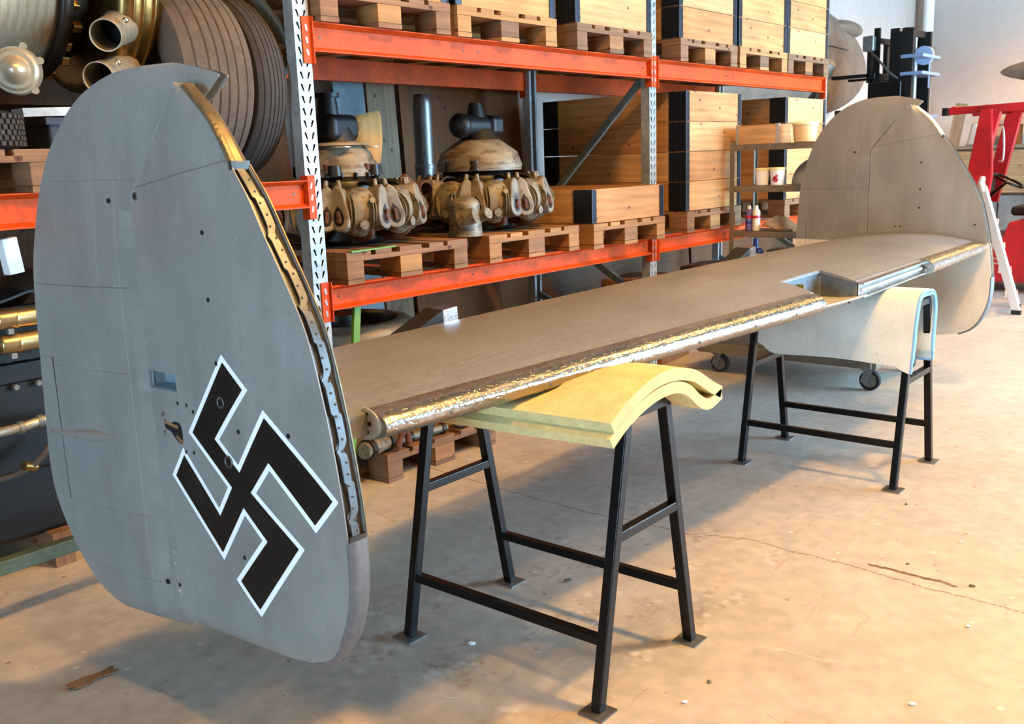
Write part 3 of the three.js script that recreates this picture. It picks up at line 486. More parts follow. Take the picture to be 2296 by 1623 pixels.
// notch in the middle: lower tray, side ribs, lugs
{ const zA = 0.68, y = yBase(2.6), trayM = mat(0xd8d0ba, { roughness: 0.35, metalness: 0.4 }), inner = mat(0x7f8a92, { roughness: 0.4, metalness: 0.5, map: grimeMap });
  obj('notch_tray', loft(seg(NX0, NX1, 10).map((x) => { const u = (x - NX0) / (NX1 - NX0), f = 0.865 + 0.03 * Math.sin(u * Math.PI * 0.5), r = []; for (let k = 0; k <= 8; k++) { const t = k / 8, z = lerp(zA, f, t); r.push([x, y - 0.036 + 0.022 * t ** 3, z]); } for (let k = 8; k >= 0; k--) { const t = k / 8, z = lerp(zA, f, t); r.push([x, y - 0.039 + 0.020 * t ** 3 - 0.018 * Math.sin(t * Math.PI), z]); } return r; })), trayM, tp);
  obj('notch_rib', prism([[zA, -0.036], [0.83, -0.034], [0.85, 0.03], [zA, 0.068]], 0.003).rotateY(-Math.PI / 2).translate(NX1 - 0.001, y, 0), inner, tp); obj('notch_rib', prism([[zA, -0.036], [0.82, -0.034], [0.82, 0.034], [zA, 0.066]], 0.003).rotateY(-Math.PI / 2).translate(NX0 + 0.002, y, 0), inner, tp);
  obj('notch_wall', box(NX1 - NX0, 0.105, 0.003, 2.6, y + 0.018, zA + 0.002), inner, tp);
  obj('notch_edge', [box(NX1 - NX0, 0.005, 0.012, 2.6, y + 0.0715, zA + 0.004), box(0.006, 0.09, 0.008, NX1 - 0.004, y + 0.01, zA + 0.006)], M.alu, tp);
  obj('lug', [box(0.006, 0.05, 0.03, 2.56, y + 0.02, zA + 0.018), tube([[2.56, y + 0.01, zA + 0.03], [2.60, y + 0.0, zA + 0.05], [2.62, y - 0.015, zA + 0.03]], 0.005, 12, 6)], mat(0x9a9750, { roughness: 0.4, metalness: 0.5 }), tp);
  obj('tray_hole', cyl(0.005, 0.005, 0.003, 2.62, y - 0.028, 0.885, 1.2), holeM, tp);
}
// elevator hinge arms standing up behind the trailing edge
for (const [x, yy] of [[1.06, 0], [3.42, 0]]) {
  const y = yBase(x) + 0.045;
  const a = obj('hinge_arm', loft([[[x - 0.21, y - 0.03, 0.03], [x - 0.21, y - 0.028, -0.05], [x - 0.21, y - 0.035, -0.05], [x - 0.21, y - 0.04, 0.03]], [[x, y + 0.056, 0.045], [x, y + 0.06, -0.04], [x, y - 0.01, -0.04], [x, y - 0.01, 0.045]]]), M.oil, tp);
  obj('hinge_pad', rbox(0.085, 0.066, 0.07, 0.006, x + 0.04, y + 0.025, 0.005, 0, 0, 0.06), mat(0xdfe3e8, { roughness: 0.18, metalness: 1, bumpMap: fineBump, bumpScale: 0.002 }), a);
}
// small lugs at the foot of the far fin
obj('lug', [box(0.012, 0.03, 0.02, FX - 0.07, 0.99, 0.42), box(0.006, 0.06, 0.006, FX - 0.075, 1.01, 0.45, 0.5)], mat(0xc8c39a, { roughness: 0.4, metalness: 0.4 }), finF);

// ------------------------------------------------------------------ trestles
function makeTrestle(label, pos) {
  const t = thing('trestle', label, 'trestle', pos), H = 0.838, w = 0.032, zz = [0.372, -0.372];
  for (const z of zz) {
    for (const s of [-1, 1]) { obj('leg', bar([s * 0.255, 0.006, z], [s * 0.1, H - 0.02, z], w, w), M.black, t); obj('foot_plate', box(0.08, 0.006, 0.08, s * 0.257, 0.003, z), M.galv, t); }
    obj('crossbar', bar([-0.166, 0.485, z], [0.166, 0.485, z], 0.03, 0.03), M.black, t);
    obj('end_bar', bar([-0.112, H - 0.016, z], [0.112, H - 0.016, z], w, w), M.black, t);
  }
  for (const s of [-1, 1]) { obj('stretcher', bar([s * 0.218, 0.2, zz[0]], [s * 0.218, 0.2, zz[1]], 0.028, 0.028), M.black, t); obj('top_rail', bar([s * 0.098, H - 0.016, zz[0]], [s * 0.098, H - 0.016, zz[1]], w, w), M.black, t); }
  return t;
}
const tr0 = makeTrestle('black steel trestle topped by the yellow foam', [2.245, 0, -1.778]);
dup(tr0, [4.51, 0, -1.73], 0, 'black steel trestle topped by the folded pale felt pad');

// yellow foam, folded double, over the near trestle
const foamT = new Tex(256, 256).fill((u, v) => { const a = fbm(u, v, 8, 8, 221, 4), b = fbm(u, v, 64, 64, 231, 2), k = 214 + 34 * (a - 0.5) + 24 * (b - 0.5); return [k, k * 0.9, k * 0.62]; });
const foamM = mat(0xffffff, { roughness: 0.95, map: foamT.get(true, 3) }), foamIn = foamM;
const foam = thing('foam_pad', 'yellow foam sheet folded double between trestle and tailplane', 'foam', [0, 0, 0]);
// mid-line in xy at the front end; deeper in, the sheet lies flat under the tailplane
function sheet(path, half, z0, z1, n, f) {
  const R = []; for (let i = 0; i <= n; i++) {
    const t = i / n, z = lerp(z0, z1, t), L = [], Q = [];
    path.forEach((p, k) => { const a = path[Math.max(0, k - 1)], b = path[Math.min(path.length - 1, k + 1)], dx = b[0] - a[0], dy = b[1] - a[1], l = Math.hypot(dx, dy), h = typeof half === 'function' ? half(k / (path.length - 1)) : half; const q = f ? f(p[0], p[1], z, t) : [p[0], p[1], z]; L.push([q[0] - dy / l * h, q[1] + dx / l * h, q[2]]); Q.push([q[0] + dy / l * h, q[1] - dx / l * h, q[2]]); });
    R.push([...L, ...Q.reverse()]);
  } return loft(R, { crease: 0.7, caps: 'strip' });
}
const upper = spline([[1.925, 0.852], [1.98, 0.882], [2.06, 0.912], [2.15, 0.931], [2.245, 0.928], [2.34, 0.905], [2.43, 0.858], [2.495, 0.827]], 30), lower = spline([[1.92, 0.812], [1.98, 0.846], [2.06, 0.876], [2.15, 0.894], [2.245, 0.892], [2.31, 0.868], [2.36, 0.832], [2.42, 0.806], [2.497, 0.822]], 30);
obj('upper_fold', sheet(upper, 0.017, -1.30, -2.05, 14, (x, y, z, t) => [x, lerp(y, Math.min(y, 0.861), smooth(0.18, 0.5, t)) - 0.02 * t * (x < 2.1), z]), foamM, foam);
obj('lower_fold', sheet(lower, (k) => 0.016, -1.30, -2.05, 14, (x, y, z, t) => [x, lerp(y, Math.min(y, 0.842), smooth(0.1, 0.45, t)) - 0.025 * t * (x < 2.1), z]), foamIn, foam);

// folded felt pad over the far trestle
const feltT = new Tex(512, 512).fill((u, v) => { const a = fbm(u, v, 5, 5, 241, 4), k = 222 + 34 * (a - 0.5) + 14 * (fbm(u, v, 120, 120, 251, 2) - 0.5); return [k * 0.97, k * 0.99, k * 0.95]; });
for (let i = 0; i < 900; i++) feltT.dot(rnd() * 512, rnd() * 512, rr(0.5, 1.7), [[110, 122, 116], [150, 140, 118], [96, 110, 128]][i % 3], rr(0.3, 0.75));
const feltM = mat(0xffffff, { roughness: 0.95, map: feltT.get(true, 2.2) }), feltBlue = mat(0x7fb2dc, { roughness: 0.8 });
const felt = thing('felt_pad', 'speckled pale felt pad with blue edging hung over the far trestle', 'pad');
const drape = (d, l1, l2) => spline([[4.37 - d, l1], [4.385 - d, 0.7], [4.40 - d * 0.9, 0.80], [4.425 - d * 0.5, 0.846 + d * 0.6], [4.51, 0.853 + d], [4.60 + d * 0.5, 0.845 + d * 0.6], [4.63 + d, 0.79], [4.635 + d, 0.68], [4.64 + d, l2]], 40);
const sway = (x, y, z, t) => [x + (y < 0.8 ? (0.8 - y) * 0.09 * Math.sin(t * 7 + x) : 0), y + (y < 0.7 && x < 4.5 ? 0.05 * smooth(0.88, 1, t) - 0.03 * smooth(0.1, 0, t) : 0), z];
obj('outer_layer', sheet(drape(0.022, 0.555, 0.54), 0.007, -1.335, -2.06, 24, sway), feltM, felt); obj('inner_layer', sheet(drape(0.006, 0.60, 0.58), 0.006, -1.335, -2.03, 24, sway), feltM, felt);
for (const d of [0.022, 0.006]) { const P = drape(d, d > 0.01 ? 0.555 : 0.6, d > 0.01 ? 0.54 : 0.58).map((p) => { const q = sway(p[0], p[1], -1.335, 0); return [q[0], q[1], -1.331]; }); obj('edging', tube(P, 0.0075, 80, 8), feltBlue, felt); }
{ const P = []; for (let i = 0; i <= 24; i++) { const q = sway(4.638 + 0.022, 0.538, lerp(-1.335, -2.06, i / 24), i / 24); P.push(q); } obj('edging', tube(P, 0.0075, 60, 8), feltBlue, felt); }
// ------------------------------------------------------------------ radial engines on the lower beam
const DECK = LOW + 0.1445;
function makeEngine(label, pos, turn, hub) {
  const t = thing('radial_engine', label, 'engine', pos, turn, 'aircraft engines on the lower beam');
  obj('crankcase', [lathe([[0, 0], [0.2, 0], [0.22, 0.03], [0.22, 0.27], [0.2, 0.3], [0.2, 0.33], [0.0, 0.33]], 36), ...Array.from({ length: 18 }, (_, i) => cyl(0.011, 0.011, 0.02, 0.205 * Math.cos(i * 0.349), 0.338, 0.205 * Math.sin(i * 0.349), 0, 0, 0, 6))], M.oil, t);
  obj('nose_case', lathe([[0.2, 0.33], [0.195, 0.37], [0.17, 0.44], [0.13, 0.485], [0.1, 0.5], [0, 0.5]], 36), M.cast, t);
  for (const a of [0.6, 1.5, 2.6, 3.4, 4.4, 5.4]) { obj('oil_plug', cyl(0.03, 0.035, 0.05, 0.2 * Math.cos(a), 0.36, 0.2 * Math.sin(a), 0, 0, 0, 10), M.oil, t); obj('oil_plug', cyl(0.016, 0.016, 0.03, 0.19 * Math.cos(a + 0.2), 0.375, 0.19 * Math.sin(a + 0.2), 0, 0, 0, 8), M.rust, t); }
  const tear = [[0, 0.036], [0.016, 0.012], [0.023, -0.018], [0.015, -0.04], [0, -0.047], [-0.015, -0.04], [-0.023, -0.018], [-0.016, 0.012]], rock = spline([[0, 0.098], [0.016, 0.085], [0.025, 0.04], [0.035, -0.025], [0.024, -0.06], [0, -0.068], [-0.024, -0.06], [-0.035, -0.025], [-0.025, 0.04], [-0.016, 0.085], [0, 0.098]], 28).slice(0, -1);
  for (let i = 0; i < 9; i++) {
    const c = new THREE.Group(); c.name = 'cylinder'; c.rotation.y = i * Math.PI * 2 / 9; c.position.y = 0.165; t.add(c);
    const fins = []; for (let k = 0; k < 7; k++) fins.push(cyl(0.088, 0.088, 0.006, 0, 0, 0.235 + k * 0.014, Math.PI / 2, 0, 0, 20)); fins.push(cyl(0.074, 0.074, 0.13, 0, 0, 0.26, Math.PI / 2, 0, 0, 20));
    obj('barrel', fins, M.oil, c); obj('intake_pipe', tube([[0.0, -0.1, 0.2], [0.02, -0.125, 0.28], [0.045, -0.1, 0.35], [0.04, -0.06, 0.37]], 0.02, 14, 8), M.rust, c);
    obj('head', [sph(0.115, 0, 0.0, 0.335, 1.0, 1.02, 0.62, 20), ...[-0.06, -0.045, 0.045, 0.06].map((q) => put(cyl(0.098 * Math.sqrt(1 - (q / 0.1) ** 2) + 0.004, 0.098 * Math.sqrt(1 - (q / 0.1) ** 2) + 0.004, 0.004, 0, 0, 0, 0, 0, Math.PI / 2, 18), q, 0, 0.343)), cyl(0.022, 0.026, 0.05, 0.0, -0.055, 0.395, Math.PI / 2, 0, 0, 12), cyl(0.014, 0.014, 0.04, 0.045, 0.05, 0.4, 1.2, 0, 0, 10)], M.cast, c);
    for (const s of [-1, 1]) {
      obj('pushrod_tube', tube([[s * 0.05, 0.13, 0.2], [s * 0.07, 0.135, 0.27], [s * 0.085, 0.1, 0.33]], 0.011, 10, 7), M.oil, c);
      const b = (g, n, m) => obj(n, g.scale(1.18, 1.16, 1).rotateX(-0.16).rotateZ(-s * 0.12).rotateY(s * 0.62).translate(s * 0.088, 0.0, 0.355), m, c);
      b(merge([prism(rock, 0.085, 0.008), cyl(0.009, 0.012, 0.035, 0, 0.115, 0.0, 0, 0, 0, 10)]), 'rocker_box', M.cast);
      b(prism(tear, 0.003).translate(0, -0.01, 0.0425), 'rocker_opening', M.oil); b(merge([rbox(0.016, 0.05, 0.012, 0.004, 0, -0.022, 0.046, 0.3), cyl(0.008, 0.008, 0.02, 0, -0.035, 0.046, Math.PI / 2, 0, 0, 8)]), 'rocker_arm', M.rust);
    }
  }
  return hub(t), t;
}
makeEngine('radial engine with a broken wooden propeller blade on its hub', [3.21, DECK, -3.79], 0.25, (t) => {
  obj('hub', [cyl(0.075, 0.1, 0.08, 0, 0.53, 0), rbox(0.24, 0.13, 0.15, 0.04, 0, 0.565, 0, 0, 0, 0, 3), cyl(0.045, 0.055, 0.1, -0.05, 0.66, 0, 0, 0, 0, 16), cyl(0.06, 0.06, 0.02, -0.05, 0.72, 0)], M.blackSteel, t);
  const R = []; for (let i = 0; i <= 12; i++) { const k = i / 12, w = lerp(0.05, 0.15, k ** 1.3), th = lerp(0.045, 0.014, k), c = [0.06 + 0.17 * k, 0.575 - 0.035 * k * k, 0.02 * k], ring = []; for (let j = 0; j < 16; j++) { const a = j / 16 * Math.PI * 2; ring.push([c[0] + th * Math.cos(a) + 0.012 * k * Math.sin(a), c[1] + w * Math.sin(a) * (Math.sin(a) < 0 ? 1.05 : 0.75), c[2] + th * Math.cos(a) * 1.2 + 0.03 + 0.05 * k]); } R.push(ring); }
  obj('broken_blade', loft(R), wood(0xc79a58), t);
  const f = []; for (let a = 0; a < 5; a++) f.push(cyl(0.05, 0.05, 0.005, 0.17 * Math.cos(a * 1.2), 0.47, 0.17 * Math.sin(a * 1.2))); obj('flange', [cyl(0.16, 0.17, 0.012, 0, 0.485, 0), ...f], M.tin, t);
});
makeEngine('radial engine with a dark propeller hub lying across its nose', [4.2, DECK, -3.74], 0.1, (t) => {
  obj('nose_dome', lathe([[0.24, 0.33], [0.245, 0.36], [0.22, 0.43], [0.15, 0.48], [0.12, 0.5], [0, 0.5]], 36).translate(0.02, 0, 0), M.cast, t);
  obj('hub', [cyl(0.08, 0.12, 0.06, 0.03, 0.53, 0), cyl(0.062, 0.062, 0.3, 0.02, 0.58, 0, 0, 0, Math.PI / 2, 20), sph(0.068, -0.15, 0.58, 0, 0.8, 1, 1), cyl(0.035, 0.055, 0.08, 0, 0.665, 0), rbox(0.12, 0.11, 0.16, 0.03, 0.12, 0.58, 0)], M.blackSteel, t);
});
// things standing among and behind the engines
const steelShaft = tag(obj('steel_shaft', [lathe([[0, 0], [0.062, 0], [0.062, 0.2], [0.066, 0.21], [0.066, 0.23], [0.058, 0.24], [0.058, 0.6], [0.05, 0.62], [0.05, 0.66], [0, 0.66]], 28)], M.galv), 'dark steel shaft standing upright behind the engines', 'shaft'); steelShaft.position.set(4.42, 1.137, -4.38);
tag(obj('shaft_block', [rbox(0.36, 0.14, 0.14, 0.01, 4.42, DECK + 0.0715, -4.38)], M.oil), 'dark block at the foot of the upright steel shaft', 'block'); steelShaft.position.y = DECK + 0.142;
{ const R = []; for (let i = 0; i <= 24; i++) { const u = i / 24, r = []; for (let k = 0; k <= 10; k++) { const v = k / 10; r.push([lerp(3.68, 3.86, u) , 1.395 + 0.06 * Math.sin(u * 3.2) + 0.02 * Math.sin(v * 9 + u * 12) - 0.15 * smooth(0.1, 0, u) - 0.05 * v, lerp(-3.95, -3.72, v) + 0.02 * Math.sin(u * 14)]); } R.push([...r, ...r.slice().reverse().map((p) => [p[0], p[1] - 0.006, p[2]])]); }
  tag(obj('cloth', loft(R, { caps: 'strip' }), mat(0x8c6a66, { roughness: 0.95, map: grimeMap })), 'mauve cloth draped between the two engines', 'cloth'); }
tag(obj('engine_part', [cyl(0.08, 0.09, 0.16, 3.76, DECK + 0.08, -3.45, 0, 0, 0, 20), sph(0.08, 3.76, DECK + 0.16, -3.45, 1, 0.6, 1), cyl(0.04, 0.045, 0.09, 3.70, DECK + 0.1, -3.38, 1.3, 0.4, 0, 14), cyl(0.03, 0.03, 0.09, 3.82, DECK + 0.1, -3.38, 1.2, 0, 0, 12)], M.cast), 'loose cast engine part with ports between the two engines', 'engine part');
tag(obj('lime_offcut', [box(0.3, 0.006, 0.03, 3.0, DECK + 0.003, -3.34, 0, 0.1)], M.greenPaint), 'flat lime green offcut on the deck of the first engine pallet', 'offcut');
// sheets leaning on the back wall behind the rack
[[3.25, 0.85, 1, 2.25, 'brown board leaning behind the engine with the broken blade', PLY[1]], [4.19, 0.25, 2, 2.3, 'grey metal sheet leaning on the back wall between two boards', mat(0x7f8d90, { roughness: 0.5, metalness: 0.5, map: grimeMap })], [4.46, 0.25, 3, 2.2, 'narrow pale plywood strip leaning beside the grey metal sheet', PLY[3]], [5.25, 1.25, 1, 2.35, 'wide brown plywood sheet leaning behind the dark propeller hub', PLY[0]], [2.2, 1.0, 1, 2.3, 'dark plywood sheet leaning behind the tyres', PLY[2]], [9.5, 2.2, 1, 1.45, 'dark plywood sheet leaning on the back wall past the end of the rack', PLY[2]], [7.15, 2.4, 1, 1.35, 'wide dark plywood sheet leaning low behind the far rack bay', PLY[2]]].forEach(([x, w, k, h, label, m]) => { const o = tag(obj('leaning_board', box(w, h, 0.018, 0, h / 2, 0), m), label, 'board', 'boards leaning on the back wall'); o.position.set(x, 0.002, -4.7); o.rotation.x = -0.05; });
// perforated housing and parts on a floor pallet under the rack
dup(protoP[3], [3.42, 0, ZR + 0.03 - 0.6], 0, 'dirty pallet on the floor under the first rack bay, engine parts on it', 'pallets on the floor');
dup(protoP[0], [5.03, 0, ZR + 0.04 - 0.6], 0, 'pallet on the floor beside the middle upright, white sack on it', 'pallets on the floor');
const PT = 0.1445;
{ const t = thing('perforated_housing', 'rusty tin housing with oval holes under the first rack bay', 'housing', [3.2, PT, -3.85]);
  obj('shell', lathe([[0.36, 0], [0.37, 0.1], [0.39, 0.4], [0.41, 0.55], [0.36, 0.6], [0.3, 0.605], [0.29, 0.58], [0.34, 0.55], [0.36, 0.3], [0.34, 0.0]], 48), M.cast, t);
  for (let i = 0; i < 12; i++) for (const [y, q] of [[0.47, 0], [0.34, 0.26], [0.2, 0]]) { const a = i * 0.5236 + q, r = 0.385 + 0.012 * (y > 0.4); obj('oval_opening', sph(0.05, 0, 0, 0, 1.1, 0.5, 0.12, 14).rotateY(a).translate(r * Math.sin(a), y, r * Math.cos(a)), M.oil, t); }
  obj('core', [cyl(0.2, 0.24, 0.5, 0, 0.3, 0), cyl(0.1, 0.1, 0.1, 0, 0.58, 0)], M.oil, t); }
for (const [x, z, l, r, a, m, label] of [[2.98, -3.38, 0.2, 0.04, 0.2, M.cast, 'beige pipe stub at the corner of the floor pallet'], [3.32, -3.40, 0.3, 0.022, -0.1, M.castGrey, 'thin grey pipe lying on the floor pallet'], [3.64, -3.40, 0.18, 0.035, 0.4, M.cast, 'short beige sleeve at the end of the floor pallet']]) { const t = thing('pipe', label, 'pipe', [x, PT + r * 1.3 + 0.001, z], a); obj('body', cyl(r, r, l, 0, 0, 0, 0, 0, Math.PI / 2, 18), m, t); obj('collar', cyl(r * 1.25, r * 1.25, 0.03, -l * 0.3, 0, 0, 0, 0, Math.PI / 2, 18), M.oil, t); obj('collar', cyl(r * 1.3, r * 1.3, 0.02, l * 0.42, 0, 0, 0, 0, Math.PI / 2, 18), M.oil, t); }
tag(obj('hose', tube([[3.09, PT + 0.02, -3.345], [3.12, PT + 0.07, -3.35], [3.15, PT + 0.1, -3.35], [3.165, PT + 0.05, -3.35], [3.17, PT + 0.02, -3.345]], 0.016, 40, 8), M.rust), 'bent brown hose on the floor pallet', 'hose');
tag(obj('green_bar', bar([2.82, 0.0, -3.40], [2.93, 0.88, -3.395], 0.04, 0.02), M.greenPaint), 'green painted steel bar leaning behind the first slotted upright', 'bar');
tag(obj('plastic_sack', rbox(0.62, 0.16, 0.5, 0.07, 5.05, PT + 0.08, -3.7, 0, 0.05, 0, 4), mat(0xb9a9a8, { roughness: 0.5 })), 'white plastic sack on the floor pallet beside the middle upright', 'sack');
for (const [x, y, z, w, h, d, m, label] of [[6.25, 0, -3.9, 0.5, 0.62, 0.5, M.cardboard, 'brown cardboard box on the floor under the far rack bay'], [6.85, 0, -4.0, 0.5, 0.5, 0.4, M.blueGrey, 'dark blue box on the floor under the far rack bay'], [7.4, 0, -3.9, 0.45, 0.6, 0.5, M.rust, 'rust brown box on the floor at the far end of the rack']]) { const t = thing('storage_box', label, 'box', [x, y, z], 0.1); obj('body', rbox(w, h, d, 0.008, 0, h / 2, 0), m, t); obj('lid_flap', [box(w * 0.98, 0.006, d * 0.48, 0, h + 0.004, d * 0.25, 0.06), box(w * 0.98, 0.006, d * 0.48, 0, h + 0.004, -d * 0.25, -0.06)], m, t); }

// ------------------------------------------------------------------ first bay: tyres, engine, parts
const S0 = 1.463;
function tyreGeo(R, W, rim) {
  const h = W / 2, p = [], grooves = [-0.66, -0.36, -0.12, 0.12, 0.36, 0.66]; p.push([rim, -h * 0.72], [rim + 0.02, -h * 0.86], [R * 0.72, -h], [R * 0.86, -h * 0.97]);
  for (let i = 0; i <= 60; i++) { const q = -0.9 + 1.8 * i / 60, cr = R - (R * 0.09) * Math.abs(q) ** 2.6, g = grooves.some((k) => Math.abs(q - k) < 0.016); p.push([cr - (g ? 0.006 : 0), q * h]); }
  p.push([R * 0.86, h * 0.97], [R * 0.72, h], [rim + 0.02, h * 0.86], [rim, h * 0.72], [rim - 0.02, 0], [rim, -h * 0.72]);
  return toCreasedNormals(lathe(p, 96).rotateZ(Math.PI / 2), 0.5);
}
for (const [x, W, R, label] of [[2.318, 0.345, 0.415, 'wide aircraft tyre standing on the rack, worn brown grooved tread'], [2.577, 0.16, 0.40, 'narrower dark aircraft tyre standing between the wide tyre and the slotted upright']]) {
  const t = thing('grooved_tyre', label, 'tyre', [x, S0 + R + 0.001, -3.79], 0, 'large tyres on the rack'); const g = tyreGeo(R, W, R * 0.5); uvm(g, 0, 0); obj('tread', g, W > 0.2 ? mat(0x6a5a4b, { roughness: 0.85, map: grimeMap }) : M.rubber, t); obj('wheel_disc', cyl(R * 0.5, R * 0.5, W * 0.6, 0, 0, 0, 0, 0, Math.PI / 2, 40), M.castGrey, t);
}
dup(protoP[1], [1.2, S0, ZR + 0.04 - 0.6], 0, 'pallet in the first rack bay below the large bronze engine', 'pallets on the rack');
const P0 = S0 + 0.1445;
{ const t = thing('drum_engine', 'large tin and bronze engine with two open exhaust elbows beside the tyres', 'engine', [0, 0, 0]), cy = 2.24, cz = -3.87, L = (pts, m, n) => obj(n, uvm(lathe(pts, 56).rotateZ(-Math.PI / 2).translate(0, cy, cz), 0, 0), m, t);
  L([[0, 1.2], [0.3, 1.2], [0.345, 1.24], [0.345, 1.5], [0.349, 1.505], [0.349, 1.52], [0.345, 1.525], [0.338, 1.775], [0, 1.775]], M.tin, 'casing'); L([[0, 1.775], [0.35, 1.775], [0.36, 1.79], [0.36, 1.82], [0.31, 1.83], [0.3, 1.86], [0.3, 1.9], [0.22, 1.96], [0.2, 2.02], [0, 2.02]], M.oil, 'accessory_ring');
  L([[0.2, 1.965], [0.36, 1.97], [0.40, 1.985], [0.40, 2.02], [0.406, 2.022], [0.406, 2.03], [0.40, 2.034], [0.398, 2.06], [0.405, 2.063], [0.405, 2.07], [0.395, 2.075], [0.392, 2.11], [0.40, 2.112], [0.40, 2.13], [0.2, 2.135]], M.bronze, 'rear_drum');
  for (let i = 0; i < 26; i++) { const a = i * 0.2417; obj('ring_bolt', rbox(0.035, 0.036, 0.03, 0.006, 1.83 + 0.02 * (i % 2), cy + 0.335 * Math.cos(a), cz + 0.335 * Math.sin(a), -a), M.bronze, t); }
  for (const [m, b, r] of [[[1.87, 2.005, -3.43], [2.04, 2.075, -3.60], 0.056], [[1.84, 1.86, -3.46], [2.04, 1.905, -3.64], 0.055], [[1.90, 2.2, -3.42], [2.05, 2.22, -3.56], 0.056]]) {
    const A = V(...m), B = V(...b), d = B.clone().sub(A), l = d.length(), q = new THREE.Quaternion().setFromUnitVectors(V(0, 1, 0), d.normalize()), e = lathe([[r * 0.94, 0.004], [r, 0], [r * 1.03, 0.004], [r, 0.012], [r, 0.05], [r * 1.05, 0.053], [r * 1.05, 0.062], [r, 0.065], [r * 1.06, l * 0.6], [r * 1.35, l], [r * 1.25, l], [r * 0.97, l * 0.6], [r * 0.94, 0.004]], 36).applyQuaternion(q).translate(...m);
    const p = obj('exhaust_elbow', uvm(e, 0, 0), M.tin, t); obj('elbow_throat', cyl(r * 0.93, r * 0.93, 0.004, 0, l * 0.62, 0).applyQuaternion(q).translate(...m), holeM, p); obj('clamp_bolt', sph(0.011, m[0] + 0.07, m[1] + 0.055, m[2] + 0.025), M.alu, p);
  }
  const P = obj('pump', [cyl(0.075, 0.08, 0.06, 0, 0, 0.0, Math.PI / 2, 0, 0, 32), cyl(0.072, 0.06, 0.012, 0, 0, 0.034, -Math.PI / 2, 0, 0, 32), lathe([[0.045, 0.03], [0.048, 0.04], [0.022, 0.085], [0, 0.086]], 28).rotateX(Math.PI / 2), ...[0.4, 1.2, 5.4].map((a) => cyl(0.012, 0.012, 0.03, 0.083 * Math.cos(a), 0.083 * Math.sin(a), 0.01, Math.PI / 2, 0, 0, 12))], mat(0xb7a78b, { roughness: 0.35, metalness: 0.55 }), t); P.position.set(1.525, 1.865, -3.40); P.rotation.set(0.05, -0.5, 0);
  obj('pump_bracket', [bar([1.52, 1.88, -3.44], [1.5, 2.0, -3.75], 0.05), tube([[1.47, 2.0, -3.56], [1.50, 2.06, -3.55], [1.53, 2.03, -3.6], [1.5, 1.96, -3.6]], 0.02, 24, 8)], M.castGrey, t);
  obj('cradle', [rbox(0.1, 0.34, 0.5, 0.01, 1.36, P0 + 0.17, -4.05), rbox(0.1, 0.30, 0.5, 0.01, 1.56, P0 + 0.15, -4.05)], PAL[3], t); }
{ const t = thing('knobby_tyre', 'small knobby tyre lying flat on the pallet below the bronze engine', 'tyre', [1.39, P0, -3.56]), g = [], R = 0.19;
  obj('carcass', lathe([[0.1, 0.01], [0.15, 0], [R - 0.02, 0.012], [R - 0.006, 0.035], [R - 0.006, 0.095], [R - 0.02, 0.118], [0.15, 0.13], [0.1, 0.12], [0.09, 0.065], [0.1, 0.01]], 48), M.rubberDark, t);
  for (let i = 0; i < 44; i++) for (let k = 0; k < 6; k++) { const a = (i + 0.5 * (k % 2)) / 44 * 6.2832; g.push(box(0.017, 0.014, 0.01, 0, 0, 0).rotateY(a).translate((R - 0.003) * Math.sin(a), 0.02 + k * 0.018, (R - 0.003) * Math.cos(a))); }
  const o = obj('tread_block', g, M.rubber, t); o.userData.kind = 'stuff'; obj('rim', [cyl(0.095, 0.095, 0.1, 0, 0.065, 0), cyl(0.03, 0.03, 0.13, 0, 0.065, 0)], M.castGrey, t); }
{ const t = thing('blue_crate', 'blue plastic crate behind the knobby tyre', 'crate', [1.84, S0, -3.66]); obj('body', [rbox(0.36, 0.25, 0.3, 0.012, 0, 0.125, 0)], M.blueGrey, t); obj('rim', [box(0.38, 0.025, 0.32, 0, 0.245, 0)], M.blueGrey, t); obj('handle_slot', box(0.1, 0.03, 0.004, 0, 0.19, 0.151), M.oil, t); }
tag(obj('grey_plank', box(0.5, 0.03, 0.09, 1.84, S0 + 0.285, -3.58, 0, 0, 0.04), M.foil), 'grey plank lying across the blue crate', 'plank');
{ const t = thing('plank_stack', 'stack of dark planks below the bronze engine', 'planks', [1.86, S0, -4.2]); for (let i = 0; i < 7; i++) obj('plank', box(0.5, 0.045, 0.12, rr(-0.01, 0.01), 0.0225 + i * 0.05, rr(-0.01, 0.01)), PLY[2], t); for (let i = 0; i < 6; i++) obj('spacer', box(0.04, 0.005, 0.1, 0.1, 0.0475 + i * 0.05, 0), PLY[0], t); }
